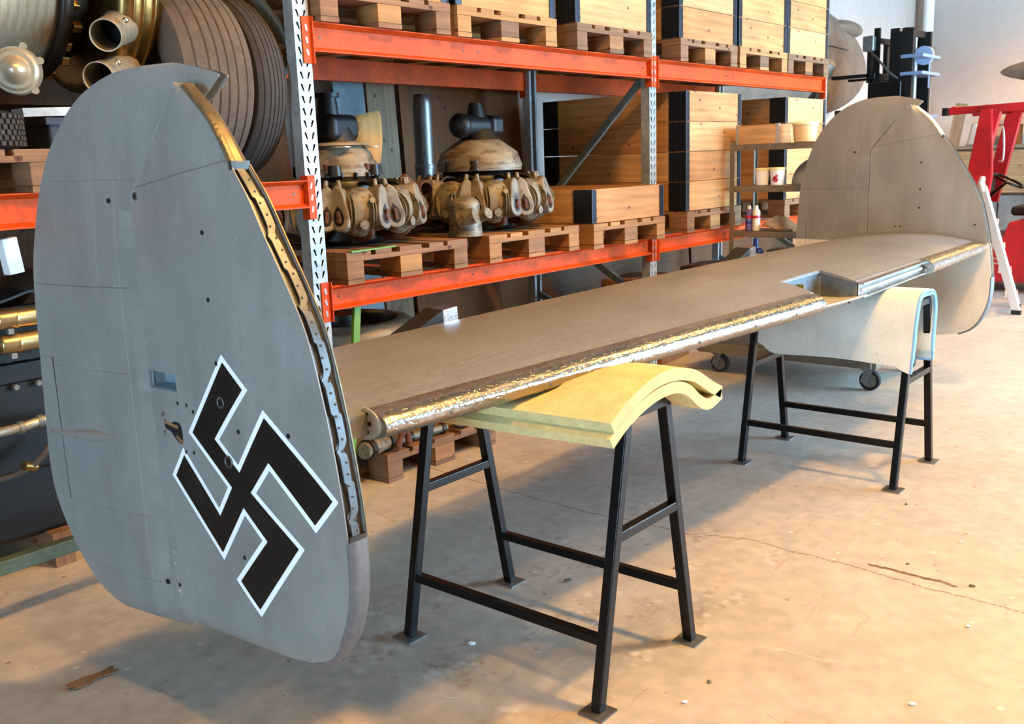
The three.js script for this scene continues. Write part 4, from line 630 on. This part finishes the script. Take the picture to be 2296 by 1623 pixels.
// engine block on the floor below
{ const t = thing('engine_block', 'black engine block with brass cylinders and hoses on the floor below the orange beam', 'engine', [0, 0, 0]);
  obj('block', [rbox(1.3, 0.42, 0.6, 0.02, 1.15, 0.62, -4.0), rbox(1.2, 0.3, 0.5, 0.03, 1.15, 0.28, -4.0), rbox(1.26, 0.08, 0.62, 0.01, 1.15, 0.80, -4.0)], M.blackSteel, t);
  for (let i = 0; i < 9; i++) { obj('bolt', cyl(0.012, 0.012, 0.025, 0.9 + i * 0.085, 0.845, -3.72, 0, 0, 0, 6), M.castGrey, t); obj('bolt', cyl(0.011, 0.011, 0.025, 0.9 + i * 0.085, 0.75, -3.685, Math.PI / 2, 0, 0, 6), M.castGrey, t); }
  for (const y of [1.015, 0.925]) { const c = obj('brass_cylinder', uvm(lathe([[0, 0], [0.03, 0], [0.036, 0.012], [0.036, 0.06], [0.039, 0.062], [0.039, 0.07], [0.036, 0.072], [0.036, 0.16], [0.039, 0.162], [0.039, 0.172], [0.036, 0.174], [0.036, 0.24], [0, 0.24]], 28).rotateZ(-Math.PI / 2).translate(1.43, y, -3.62), 0, 0), mat(0xb59b6e, { roughness: 0.3, metalness: 0.9 }), t); obj('cylinder_neck', cyl(0.018, 0.022, 0.1, 1.385, y, -3.62, 0, 0, Math.PI / 2, 16), M.bronze, c); obj('lug', box(0.02, 0.02, 0.02, 1.47, y - 0.042, -3.6), M.castGrey, c); }
  obj('cylinder_bracket', [box(0.9, 0.2, 0.05, 1.2, 0.95, -3.69)], M.blackSteel, t);
  obj('pipe', tube([[1.35, 0.6, -3.66], [1.45, 0.615, -3.6], [1.56, 0.625, -3.6], [1.7, 0.6, -3.62]], 0.018, 30, 10), M.tin, t); for (const [x, y] of [[1.46, 0.615], [1.53, 0.624]]) obj('pipe_clamp', cyl(0.024, 0.024, 0.02, x, y, -3.6, 0, 0, Math.PI / 2), M.castGrey, t);
  obj('hose', tube([[1.3, 0.43, -3.64], [1.42, 0.45, -3.58], [1.5, 0.49, -3.57], [1.58, 0.55, -3.6]], 0.012, 30, 8), M.rubber, t); obj('hose_fitting', [cyl(0.018, 0.018, 0.05, 1.46, 0.47, -3.575, 0.2, 0, 1.2), rbox(0.06, 0.14, 0.06, 0.01, 1.36, 0.68, -3.66)], M.bronze, t);
  obj('support', box(0.08, 0.14, 0.6, 0.7, 0.07, -4), PAL[3], t); obj('support', box(0.08, 0.14, 0.6, 1.6, 0.07, -4), PAL[3], t); }
{ const R = []; for (let i = 0; i <= 20; i++) { const u = i / 20, r = []; for (let k = 0; k <= 12; k++) { const v = k / 12; r.push([lerp(0.6, 1.78, u), 0.86 + 0.28 * Math.sin(v * 2.6) ** 0.5 + 0.03 * Math.sin(u * 9 + v * 7) + 0.02 * Math.sin(u * 23), lerp(-4.28, -3.72, v)]); } R.push([...r, ...r.slice().reverse().map((p) => [p[0], p[1] - 0.01, p[2]])]); }
  tag(obj('black_tarpaulin', loft(R, { crease: 1, caps: 'strip' }), mat(0x08080a, { roughness: 0.45 })), 'crumpled black tarpaulin over the engine block', 'tarpaulin'); }
tag(obj('offcut', [rbox(0.06, 0.13, 0.04, 0.004, 1.515, 1.24, -3.62, 0, 0.2, 0.1)], M.white), 'pale offcut standing on the black tarpaulin', 'offcut');
{ const t = thing('floor_rail', 'low green steel rail along the floor in front of the rack', 'rail', [0, 0, 0]); obj('rail', rbox(1.9, 0.05, 0.045, 0.004, 1.2, 0.232, -3.30), M.rail, t); for (const x of [0.45, 1.98]) { obj('post', box(0.045, 0.206, 0.045, x, 0.103, -3.30), M.rail, t); obj('foot', box(0.12, 0.006, 0.1, x, 0.003, -3.30), M.rail, t); } }

// ------------------------------------------------------------------ shelf trolley behind the far fin
{ const t = thing('trolley', 'low grey steel trolley on casters under the far fin', 'trolley', [0, 0, 0]), x0 = 6.0, x1 = 6.8, z0 = -3.3, z1 = -2.08;
  obj('frame', [rbox(0.05, 0.07, z1 - z0, 0.005, x0, 0.185, (z0 + z1) / 2), rbox(0.05, 0.07, z1 - z0, 0.005, x1, 0.185, (z0 + z1) / 2), rbox(x1 - x0, 0.07, 0.05, 0.005, (x0 + x1) / 2, 0.185, z0), rbox(x1 - x0, 0.07, 0.05, 0.005, (x0 + x1) / 2, 0.185, z1)], M.shelf, t); obj('deck', box(x1 - x0, 0.012, z1 - z0, (x0 + x1) / 2, 0.2265, (z0 + z1) / 2), M.galv, t);
  for (const x of [x0 + 0.06, x1 - 0.06]) for (const z of [z0 + 0.1, z1 - 0.06]) { const c = obj('caster', [cyl(0.03, 0.03, 0.02, x, 0.14, z), box(0.006, 0.1, 0.05, x - 0.024, 0.095, z + 0.012, 0.3), box(0.006, 0.1, 0.05, x + 0.024, 0.095, z + 0.012, 0.3)], M.galv, t); obj('wheel', [cyl(0.065, 0.065, 0.034, x, 0.0655, z + 0.03, 0, 0, Math.PI / 2, 32)], M.rubberDark, c); obj('wheel_disc', cyl(0.045, 0.045, 0.038, x, 0.0655, z + 0.03, 0, 0, Math.PI / 2, 24), M.castGrey, c); } }
const SX = 6.42, SZ0 = -3.27, SZ1 = -2.36, SYS = [1.575, 1.285, 0.965, 0.69, 0.3];
{ const t = thing('shelf_unit', 'beige metal shelf unit on the trolley behind the far fin', 'shelf', [0, 0, 0]);
  for (const x of [SX, SX + 0.34]) for (const z of [SZ0, SZ1]) obj('post', [box(0.035, 1.36, 0.004, x, 0.2335 + 0.68, z), box(0.004, 1.36, 0.035, x - (x > SX ? -0.016 : 0.016), 0.2335 + 0.68, z)], M.shelf, t);
  for (const y of SYS) obj('shelf_board', [box(0.34, 0.004, SZ1 - SZ0, SX + 0.17, y - 0.002, (SZ0 + SZ1) / 2), box(0.004, 0.042, SZ1 - SZ0, SX - 0.002, y - 0.021, (SZ0 + SZ1) / 2), box(0.004, 0.042, SZ1 - SZ0, SX + 0.342, y - 0.021, (SZ0 + SZ1) / 2), box(0.34, 0.042, 0.004, SX + 0.17, y - 0.021, SZ0), box(0.34, 0.042, 0.004, SX + 0.17, y - 0.021, SZ1)], M.shelf, t); }
function bucket(label, z, y, r, h, m, print) {
  const t = thing('plastic_bucket', label, 'bucket', [SX + 0.09, y + 0.001, z]); obj('body', lathe([[0, 0], [r * 0.82, 0], [r * 0.84, 0.005], [r, h], [r * 0.97, h], [0, 0.008]], 32), m, t); obj('lid', lathe([[0, h + 0.012], [r * 1.04, h + 0.012], [r * 1.06, h + 0.006], [r * 1.06, h - 0.006], [r, h - 0.006]], 32), mat(0xe8d9a0, { roughness: 0.5 }), t);
  if (print) { const g = []; for (const [a, yy, s] of [[-1.5, 0.05, 0.02], [-1.25, 0.065, 0.016], [-1.35, 0.035, 0.018], [-1.75, 0.04, 0.012], [-1.15, 0.04, 0.012]]) g.push(cyl(s * 0.7, s * 0.7, 0.002, 0, 0, 0, Math.PI / 2, 0, 0, 12).rotateY(a).translate(Math.sin(a) * r * 0.93, yy, Math.cos(a) * r * 0.93)); obj('red_print', g, M.red, t); }
}
bucket('white bucket with cream lid on the second shelf of the shelf unit', -3.09, SYS[1], 0.05, 0.11, M.white); bucket('white bucket with red printed pattern on the second shelf of the shelf unit', -2.975, SYS[1], 0.052, 0.112, M.white, true);
bucket('cream bucket on top of the shelf unit', -2.78, SYS[0], 0.085, 0.12, mat(0xdfb67c, { roughness: 0.6 }));
for (const [z, m, label, band] of [[-3.165, mat(0x6d5f8c, { roughness: 0.35, metalness: 0.4 }), 'spray can with coloured label on the third shelf', [M.red, M.blue]], [-3.11, M.cream, 'cream spray can with red label on the third shelf', [M.red]]]) { const t = thing('spray_can', label, 'spray can', [SX + 0.05, SYS[2] + 0.001, z]); obj('body', lathe([[0, 0], [0.026, 0], [0.027, 0.005], [0.027, 0.135], [0.018, 0.155], [0, 0.155]], 24), m, t); obj('cap', cyl(0.011, 0.013, 0.025, 0, 0.167, 0, 0, 0, 0, 14), M.white, t); band.forEach((q, i) => obj('label_band', cyl(0.0274, 0.0274, 0.02, 0, 0.1 - i * 0.04, 0, 0, 0, 0, 24, true), q, t)); }
tag(obj('rag', (() => { const R = []; for (let i = 0; i <= 12; i++) { const u = i / 12, r = []; for (let k = 0; k <= 8; k++) { const v = k / 8; r.push([SX + 0.02 + 0.25 * v, SYS[2] + 0.012 + 0.07 * (1 - u) * (0.4 + v) + 0.008 * Math.sin(u * 9 + v * 5), -3.06 + 0.24 * u]); } R.push([...r, ...r.slice().reverse().map((p) => [p[0], p[1] - 0.008, p[2]])]); } return loft(R, { caps: 'strip' }); })(), M.cardboard), 'brown folded paper beside the spray cans', 'paper');
{ const t = thing('blue_bottle', 'dark blue plastic bottle with pale label on the fourth shelf', 'bottle', [SX + 0.07, SYS[3] + 0.001, -3.12]); obj('body', rbox(0.07, 0.15, 0.1, 0.022, 0, 0.075, 0, 0, 0, 0, 4), M.blue, t); obj('label', box(0.002, 0.09, 0.07, -0.0355, 0.07, 0), M.cream, t); obj('neck', cyl(0.018, 0.025, 0.05, 0, 0.17, 0), M.blue, t); obj('cap', cyl(0.02, 0.02, 0.025, 0, 0.205, 0), M.blue, t); }
{ const t = thing('grey_dome', 'grey plexiglass dome behind the buckets on the second shelf', 'dome', [SX + 0.22, SYS[1] + 0.001, -2.72]); obj('shell', new THREE.SphereGeometry(0.2, 32, 14, 0, 6.2832, 0, Math.PI / 2).scale(0.6, 0.95, 1), mat(0x8d867c, { roughness: 0.3, metalness: 0.3 }), t); obj('rib', [new THREE.TorusGeometry(0.2, 0.006, 6, 40, Math.PI).scale(0.6, 0.95, 1)], M.castGrey, t); }
{ const t = thing('storage_box', 'dark green box on the fourth shelf beside the blue bottle', 'box', [SX + 0.2, SYS[3] + 0.001, -2.86]); obj('body', rbox(0.26, 0.12, 0.34, 0.01, 0, 0.06, 0), M.rail, t); obj('lid', rbox(0.27, 0.02, 0.35, 0.005, 0, 0.13, 0), M.rail, t); }
{ const t = thing('wooden_box', 'small pale wooden box on top of the shelf unit', 'box', [SX + 0.15, SYS[0] + 0.001, -3.1]); obj('front_board', box(0.016, 0.13, 0.28, -0.13, 0.065, 0), COL[2], t); obj('back_board', box(0.016, 0.13, 0.28, 0.13, 0.065, 0), COL[2], t); for (const s of [-1, 1]) obj('side_board', box(0.244, 0.13, 0.016, 0, 0.065, s * 0.132), COL[1], t); obj('bottom_board', box(0.244, 0.012, 0.248, 0, 0.006, 0), COL[1], t); for (const z of [-0.15, 0.15]) obj('corner_post', box(0.03, 0.135, 0.02, -0.12, 0.0675, z), M.foil, t); }
tag(obj('steel_plate', box(0.004, 0.36, 0.09, 6.37, 0.2335 + 0.18 + 0.5, -2.9), M.galv), 'narrow grey steel plate leaning on the shelf unit', 'plate').position.set(0, -0.5, 0);

// ------------------------------------------------------------------ forklift, ladder and the far wall
{ const t = thing('forklift', 'red forklift with raised black mast parked by the far wall', 'forklift', [11.3, 0, -2.75]);
  const side = (pts, d, x, m, n) => obj(n, uvm(prism(pts, d, 0.01).rotateY(-Math.PI / 2).translate(x, 0, 0)), m, t);   // outline in (z, y)
  side([[-0.4, 0.12], [1.3, 0.12], [1.45, 0.4], [1.4, 1.0], [0.75, 1.02], [0.62, 0.78], [0.3, 0.72], [0.2, 0.42], [-0.1, 0.42], [-0.12, 0.9], [-0.4, 1.1]], 0.95, 0.1, M.red, 'body');
  for (const x of [-0.35, 0.55]) { obj('front_pillar', bar([x, 0.9, -0.12], [x, 1.86, 0.07], 0.07, 0.16), M.red, t); obj('rear_pillar', bar([x, 0.95, 1.0], [x, 1.86, 0.75], 0.07, 0.12), M.red, t); obj('guard_rail', [bar([x, 1.87, -0.36], [x, 1.90, 0.95], 0.07, 0.075)], M.red, t); }
  side([[-0.23, 0.1], [-0.02, 0.1], [0.11, 1.2], [0.07, 1.86], [-0.02, 1.86], [-0.12, 1.2]], 0.06, -0.42, M.red, 'side_pillar');
  for (const z of [-0.32, 0.0, 0.3, 0.6, 0.92]) obj('guard_bar', bar([-0.35, 1.9, z], [0.55, 1.9, z], 0.04), M.red, t);
  obj('guard_tip', rbox(0.09, 0.08, 0.06, 0.005, -0.35, 1.868, -0.39), M.blackSteel, t);
  obj('seat', [rbox(0.45, 0.1, 0.42, 0.04, 0.1, 0.83, 0.45)], M.rubberDark, t); obj('seat_back', rbox(0.45, 0.5, 0.1, 0.05, 0.1, 1.14, 0.66, -0.12, 0, 0, 4), M.darkFabric, t);
  obj('steering_wheel', [put(new THREE.TorusGeometry(0.16, 0.014, 8, 40), -0.02, 1.14, 0.18, -1.1), bar([-0.02, 0.95, -0.02], [-0.02, 1.14, 0.18], 0.03)], M.black, t); obj('dashboard', [rbox(0.8, 0.16, 0.16, 0.03, 0.1, 1.08, -0.14), rbox(0.16, 0.2, 0.08, 0.02, -0.1, 1.2, -0.12)], M.blackSteel, t);
  for (const q of [0, 0.05]) obj('lever', [bar([-0.25 + q, 1.1, -0.12], [-0.28 + q, 1.25, -0.06], 0.012), sph(0.016, -0.28 + q, 1.26, -0.06)], M.white, t);
  obj('grab_handle', tube([[-0.46, 1.7, 0.16], [-0.5, 1.7, 0.2], [-0.5, 1.35, 0.22], [-0.46, 1.35, 0.18]], 0.01, 30, 8), M.alu, t);
  for (const z of [-0.15, 1.05]) for (const x of [-0.35, 0.55]) obj('wheel', [cyl(0.2, 0.2, 0.16, x, 0.2, z, 0, 0, Math.PI / 2, 32), cyl(0.1, 0.1, 0.17, x, 0.2, z, 0, 0, Math.PI / 2, 20)], M.rubberDark, t);
  obj('vent', [0, 1, 2, 3, 4, 5].map((i) => box(0.004, 0.012, 0.16, -0.386, 0.62 + i * 0.03, 1.0)), M.oil, t);
  // mast
  for (const x of [-0.2, 0.4]) { obj('mast_channel', [box(0.06, 2.75, 0.12, x, 1.4, -0.86), box(0.02, 2.7, 0.2, x + 0.03, 1.4, -0.92)], M.blackSteel, t); obj('inner_channel', box(0.05, 1.3, 0.09, x * 0.8 + 0.02, 2.14, -1.02), M.blackSteel, t); }
  obj('mast_crossbar', [rbox(0.66, 0.08, 0.06, 0.01, 0.1, 2.74, -0.88), rbox(0.66, 0.08, 0.06, 0.01, 0.1, 1.3, -0.86), rbox(0.66, 0.08, 0.5, 0.01, 0.1, 0.4, -0.66)], M.blackSteel, t);
  obj('lift_cylinder', [cyl(0.035, 0.035, 2.1, 0.1, 1.4, -0.88), cyl(0.022, 0.022, 0.7, 0.1, 2.4, -0.88)], M.galv, t); obj('chain_roller', [cyl(0.1, 0.1, 0.05, 0.1, 2.5, -0.78, 0, 0, Math.PI / 2, 28), box(0.02, 0.3, 0.012, 0.1, 2.3, -0.72)], mat(0xa9bedb, { roughness: 0.4, metalness: 0.3 }), t);
  for (const y of [2.48, 2.30, 1.85]) obj('carriage_bracket', rbox(0.6, 0.035, 0.24, 0.006, 0.05, y, -0.8), mat(0x7f95b8, { roughness: 0.4, metalness: 0.3 }), t);
  obj('carriage_plate', [rbox(0.5, 0.42, 0.03, 0.02, 0.02, 2.06, -1.2), rbox(0.62, 0.06, 0.05, 0.008, 0.02, 2.68, -1.2), rbox(0.62, 0.07, 0.05, 0.008, 0.02, 2.3, -1.2), box(0.04, 0.7, 0.06, -0.26, 2.45, -1.17), box(0.04, 0.7, 0.06, 0.3, 2.45, -1.17)], M.black, t);
  obj('side_plate', rbox(0.03, 0.46, 0.36, 0.02, -0.3, 2.0, -1.06), M.black, t);
  for (const x of [-0.22, 0.28]) obj('fork', [box(0.1, 0.5, 0.045, x, 2.48, -1.25), box(0.1, 0.04, 0.42, x, 2.31, -1.46)], M.black, t);
  obj('hydraulic_hose', tube([[-0.32, 2.62, -1.3], [-0.33, 2.5, -1.16], [-0.34, 2.32, -1.0], [-0.3, 2.25, -0.92]], 0.012, 30, 8), M.rubber, t); obj('hose_block', rbox(0.1, 0.16, 0.12, 0.015, -0.3, 2.64, -1.24), M.galv, t);
  obj('beacon', cyl(0.03, 0.035, 0.06, -0.3, 1.93, -0.83), M.red, t); }
{ const t = thing('step_ladder', 'aluminium step ladder standing in front of the forklift', 'ladder', [9.54, 0, -2.035], 0), W = [0.39, 0, -0.09], top = [0.02, 1.15, -0.36], m = mat(0xdedcd8, { roughness: 0.35, metalness: 0.55 });
  for (const s of [0, 1]) { const o = [W[0] * s, 0, W[2] * s]; obj('stile', bar([o[0], 0.03, o[2]], [top[0] + o[0], 1.13, top[2] + o[2]], 0.03, 0.07), m, t); obj('rubber_foot', box(0.04, 0.04, 0.08, o[0], 0.02, o[2]), M.rubberDark, t); obj('rear_leg', bar([o[0] + 0.05, 0.0, o[2] - 0.85], [top[0] + o[0], 1.05, top[2] + o[2] - 0.02], 0.028, 0.03), m, t); }
  obj('top_loop', tube([[top[0], 1.1, top[2] + 0.01], [top[0], 1.17, top[2] - 0.01], [top[0] + 0.06, 1.2, top[2] - 0.02], [top[0] + 0.33, 1.2, top[2] - 0.08], [top[0] + 0.39, 1.17, top[2] - 0.1], [top[0] + 0.39, 1.1, top[2] - 0.08]], 0.026, 40, 10), m, t);
  for (const y of [0.16, 0.38, 0.6, 0.82]) { const k = y / 1.15; obj('step', rbox(0.38, 0.025, 0.11, 0.004, W[0] / 2 + top[0] * k, y, W[2] / 2 + top[2] * k, 0, 0.227), m, t); }
  for (const y of [0.45]) obj('spreader', [bar([top[0] * 0.4, y, top[2] * 0.4], [0.05, y + 0.05, -0.62], 0.012), bar([0.39 + top[0] * 0.4, y, top[2] * 0.4 - 0.09], [0.44, y + 0.05, -0.71], 0.012)], m, t); }
{ const t = thing('drop_tank', 'grey teardrop tank hanging on straps before the far wall', 'tank', [14.5, 2.46, -3.5]); obj('body', uvm(lathe([[0, 0], [0.035, 0.03], [0.075, 0.12], [0.13, 0.33], [0.19, 0.7], [0.22, 1.2], [0.2, 1.8], [0.1, 2.5], [0, 2.8]], 36).rotateX(Math.PI / 2), 0, 0), mat(0x8b8073, { roughness: 0.4, metalness: 0.4, map: grimeMap }), t); for (const z of [0.8, 1.7]) obj('strap', box(0.04, HH - 2.46 - 0.2, 0.006, 0, (HH - 2.46 + 0.19) / 2, z), M.blackSteel, t); }
{ const t = thing('aircraft_nose', 'grey aircraft nose section with a spinner against the back wall beside the rack', 'aircraft part', [12.0, 0, -4.78]), g = mat(0x8f8173, { roughness: 0.5, metalness: 0.2, map: grimeMap });
  const R = []; for (let i = 0; i <= 24; i++) { const u = i / 24, x = lerp(-3.2, 0.95, u), r = 0.66 * Math.sqrt(clamp(1 - (Math.max(0, u - 0.45) / 0.57) ** 2, 0.02, 1)), ring = []; for (let k = 0; k < 28; k++) { const a = k / 28 * 6.2832; ring.push([x, 2.5 + r * Math.sin(a) * (1 + 0.06 * Math.sin(a)), r * 0.3 * Math.cos(a)]); } R.push(ring); }
  obj('fuselage', loft(R), g, t); obj('spinner', uvm(lathe([[0.2, 0], [0.19, 0.1], [0.13, 0.25], [0.0, 0.33]], 28).rotateZ(0.0).rotateX(Math.PI / 2).translate(-0.9, 2.45, 0.1).scale(1, 1, 0.9), 0, 0), g, t);
  obj('intake_scoop', sph(0.3, 0.3, 2.98, 0.0, 1.6, 0.35, 0.5), g, t); obj('panel_seam', tube([[-2.4, 2.7, 0.19], [-0.9, 2.71, 0.19], [0.0, 2.7, 0.165]], 0.006, 20, 6), M.oil, t); obj('stand', [bar([-1.2, 0, 0], [-1.2, 2.0, 0], 0.08), bar([0.2, 0, 0], [0.2, 2.0, 0], 0.08), rbox(1.6, 0.06, 0.4, 0.005, -0.5, 0.03, 0)], M.blackSteel, t); }
{ const t = thing('workbench', 'long brown workbench along the far wall', 'workbench', [15.62, 0, -2.75]); obj('bench_top', rbox(0.7, 0.05, 3.5, 0.008, 0, 1.49, 0), PLY[3], t); for (let i = 0; i < 4; i++) { obj('cupboard_door', rbox(0.02, 0.6, 0.84, 0.005, -0.31, 1.14, -1.29 + i * 0.86), wood(0xc9a273), t); obj('drawer_front', rbox(0.02, 0.5, 0.84, 0.005, -0.31, 0.55, -1.29 + i * 0.86), mat(0x8d8781, { map: grimeMap }), t); } obj('carcass', box(0.6, 1.46, 3.46, 0.01, 0.735, 0), PLY[2], t); }
{ const y = 1.5155; const c = thing('metal_funnel', 'grey metal cone standing on the workbench', 'funnel', [15.55, y, -4.03]); obj('cone', lathe([[0.12, 0], [0.06, 0.3], [0.05, 0.32], [0, 0.32]], 28), mat(0xb8b4b2, { roughness: 0.3, metalness: 0.5 }), c); obj('rim', put(new THREE.TorusGeometry(0.12, 0.01, 8, 32), 0, 0.01, 0, Math.PI / 2), M.aluDull, c);
  const p = tag(obj('leaning_plank', box(0.03, 0.62, 0.16, 0, 0.31, 0), PLY[3]), 'pale plank standing on the workbench end', 'plank'); p.position.set(15.5, y, -4.32); p.rotation.x = 0.15;
  const w = thing('cowling_panel', 'curved cream cowling panel on the workbench behind the forklift', 'panel', [15.7, y, -2.98]); obj('shell', loft(Array.from({ length: 25 }, (_, i) => { const u = i / 24, r = []; for (let k = 0; k <= 10; k++) { const a = Math.PI * k / 10; r.push([-0.14 * Math.cos(a), 0.30 + 0.12 * Math.sin(a) * Math.sin(Math.PI * (0.1 + 0.85 * u)) - 0.05 * u, -0.85 + 1.6 * u]); } return [...r, ...r.slice().reverse().map((q) => [q[0] * 0.95, q[1] - 0.012, q[2]])]; }), { caps: 'strip' }), mat(0xb5a48e, { roughness: 0.5, map: grimeMap }), w); for (const z of [-0.5, 0.4]) obj('trestle_block', box(0.2, 0.31, 0.05, 0, 0.155, z), PLY[1], w); }

// ------------------------------------------------------------------ bits on the floor
{ const R = []; for (let i = 0; i <= 10; i++) { const u = i / 10, r = []; for (let k = 0; k <= 5; k++) { const v = k / 5; r.push([-0.07 + 0.14 * u + 0.006 * Math.sin(v * 9), 0.005 + 0.003 * Math.sin(u * 7 + v * 3) + 0.003, -0.022 + 0.044 * v + 0.003 * Math.sin(u * 9) + 0.02 * u]); } R.push([...r, ...r.slice().reverse().map((p) => [p[0], p[1] - 0.0025, p[2]])]); }
  const o = tag(obj('cardboard_scrap', loft(R, { caps: 'strip' }), M.cardboard), 'torn scrap of brown cardboard on the floor below the fin', 'scrap'); o.position.set(1.215, 0.0025, -2.755); o.rotation.y = 0.1; }
for (const [x, z, r, k] of [[3.476, -1.044, 0.006, 0], [3.413, -0.804, 0.008, 0], [2.311, -1.234, 0.007, 0], [3.096, -0.734, 0.007, 1], [2.536, -0.73, 0.008, 1], [2.175, -1.238, 0.007, 1], [2.63, -1.98, 0.011, 0], [2.07, -1.95, 0.01, 1], [4.1, -1.25, 0.007, 0], [3.8, -0.95, 0.006, 1], [2.95, -1.72, 0.007, 0]]) { const g = new THREE.IcosahedronGeometry(r, 1).scale(1.3, 0.6, 0.9), p = g.attributes.position; for (let i = 0; i < p.count; i++) { const s = 0.85 + 0.3 * hash(Math.round(p.getX(i) * 4000), Math.round(p.getY(i) * 4000) + Math.round(p.getZ(i) * 4000), 5); p.setXYZ(i, p.getX(i) * s, p.getY(i) * s, p.getZ(i) * s); } g.computeVertexNormals(); const o = tag(obj('pebble', g, k ? M.white : M.castGrey), k ? 'small white pebble lying on the bare floor' : 'small grey pebble lying on the bare floor', 'pebble', k ? 'white pebbles on the floor' : 'grey pebbles on the floor'); o.position.set(x, r * 0.5, z); o.rotation.y = x * 7; }

renderer.render(scene, camera);
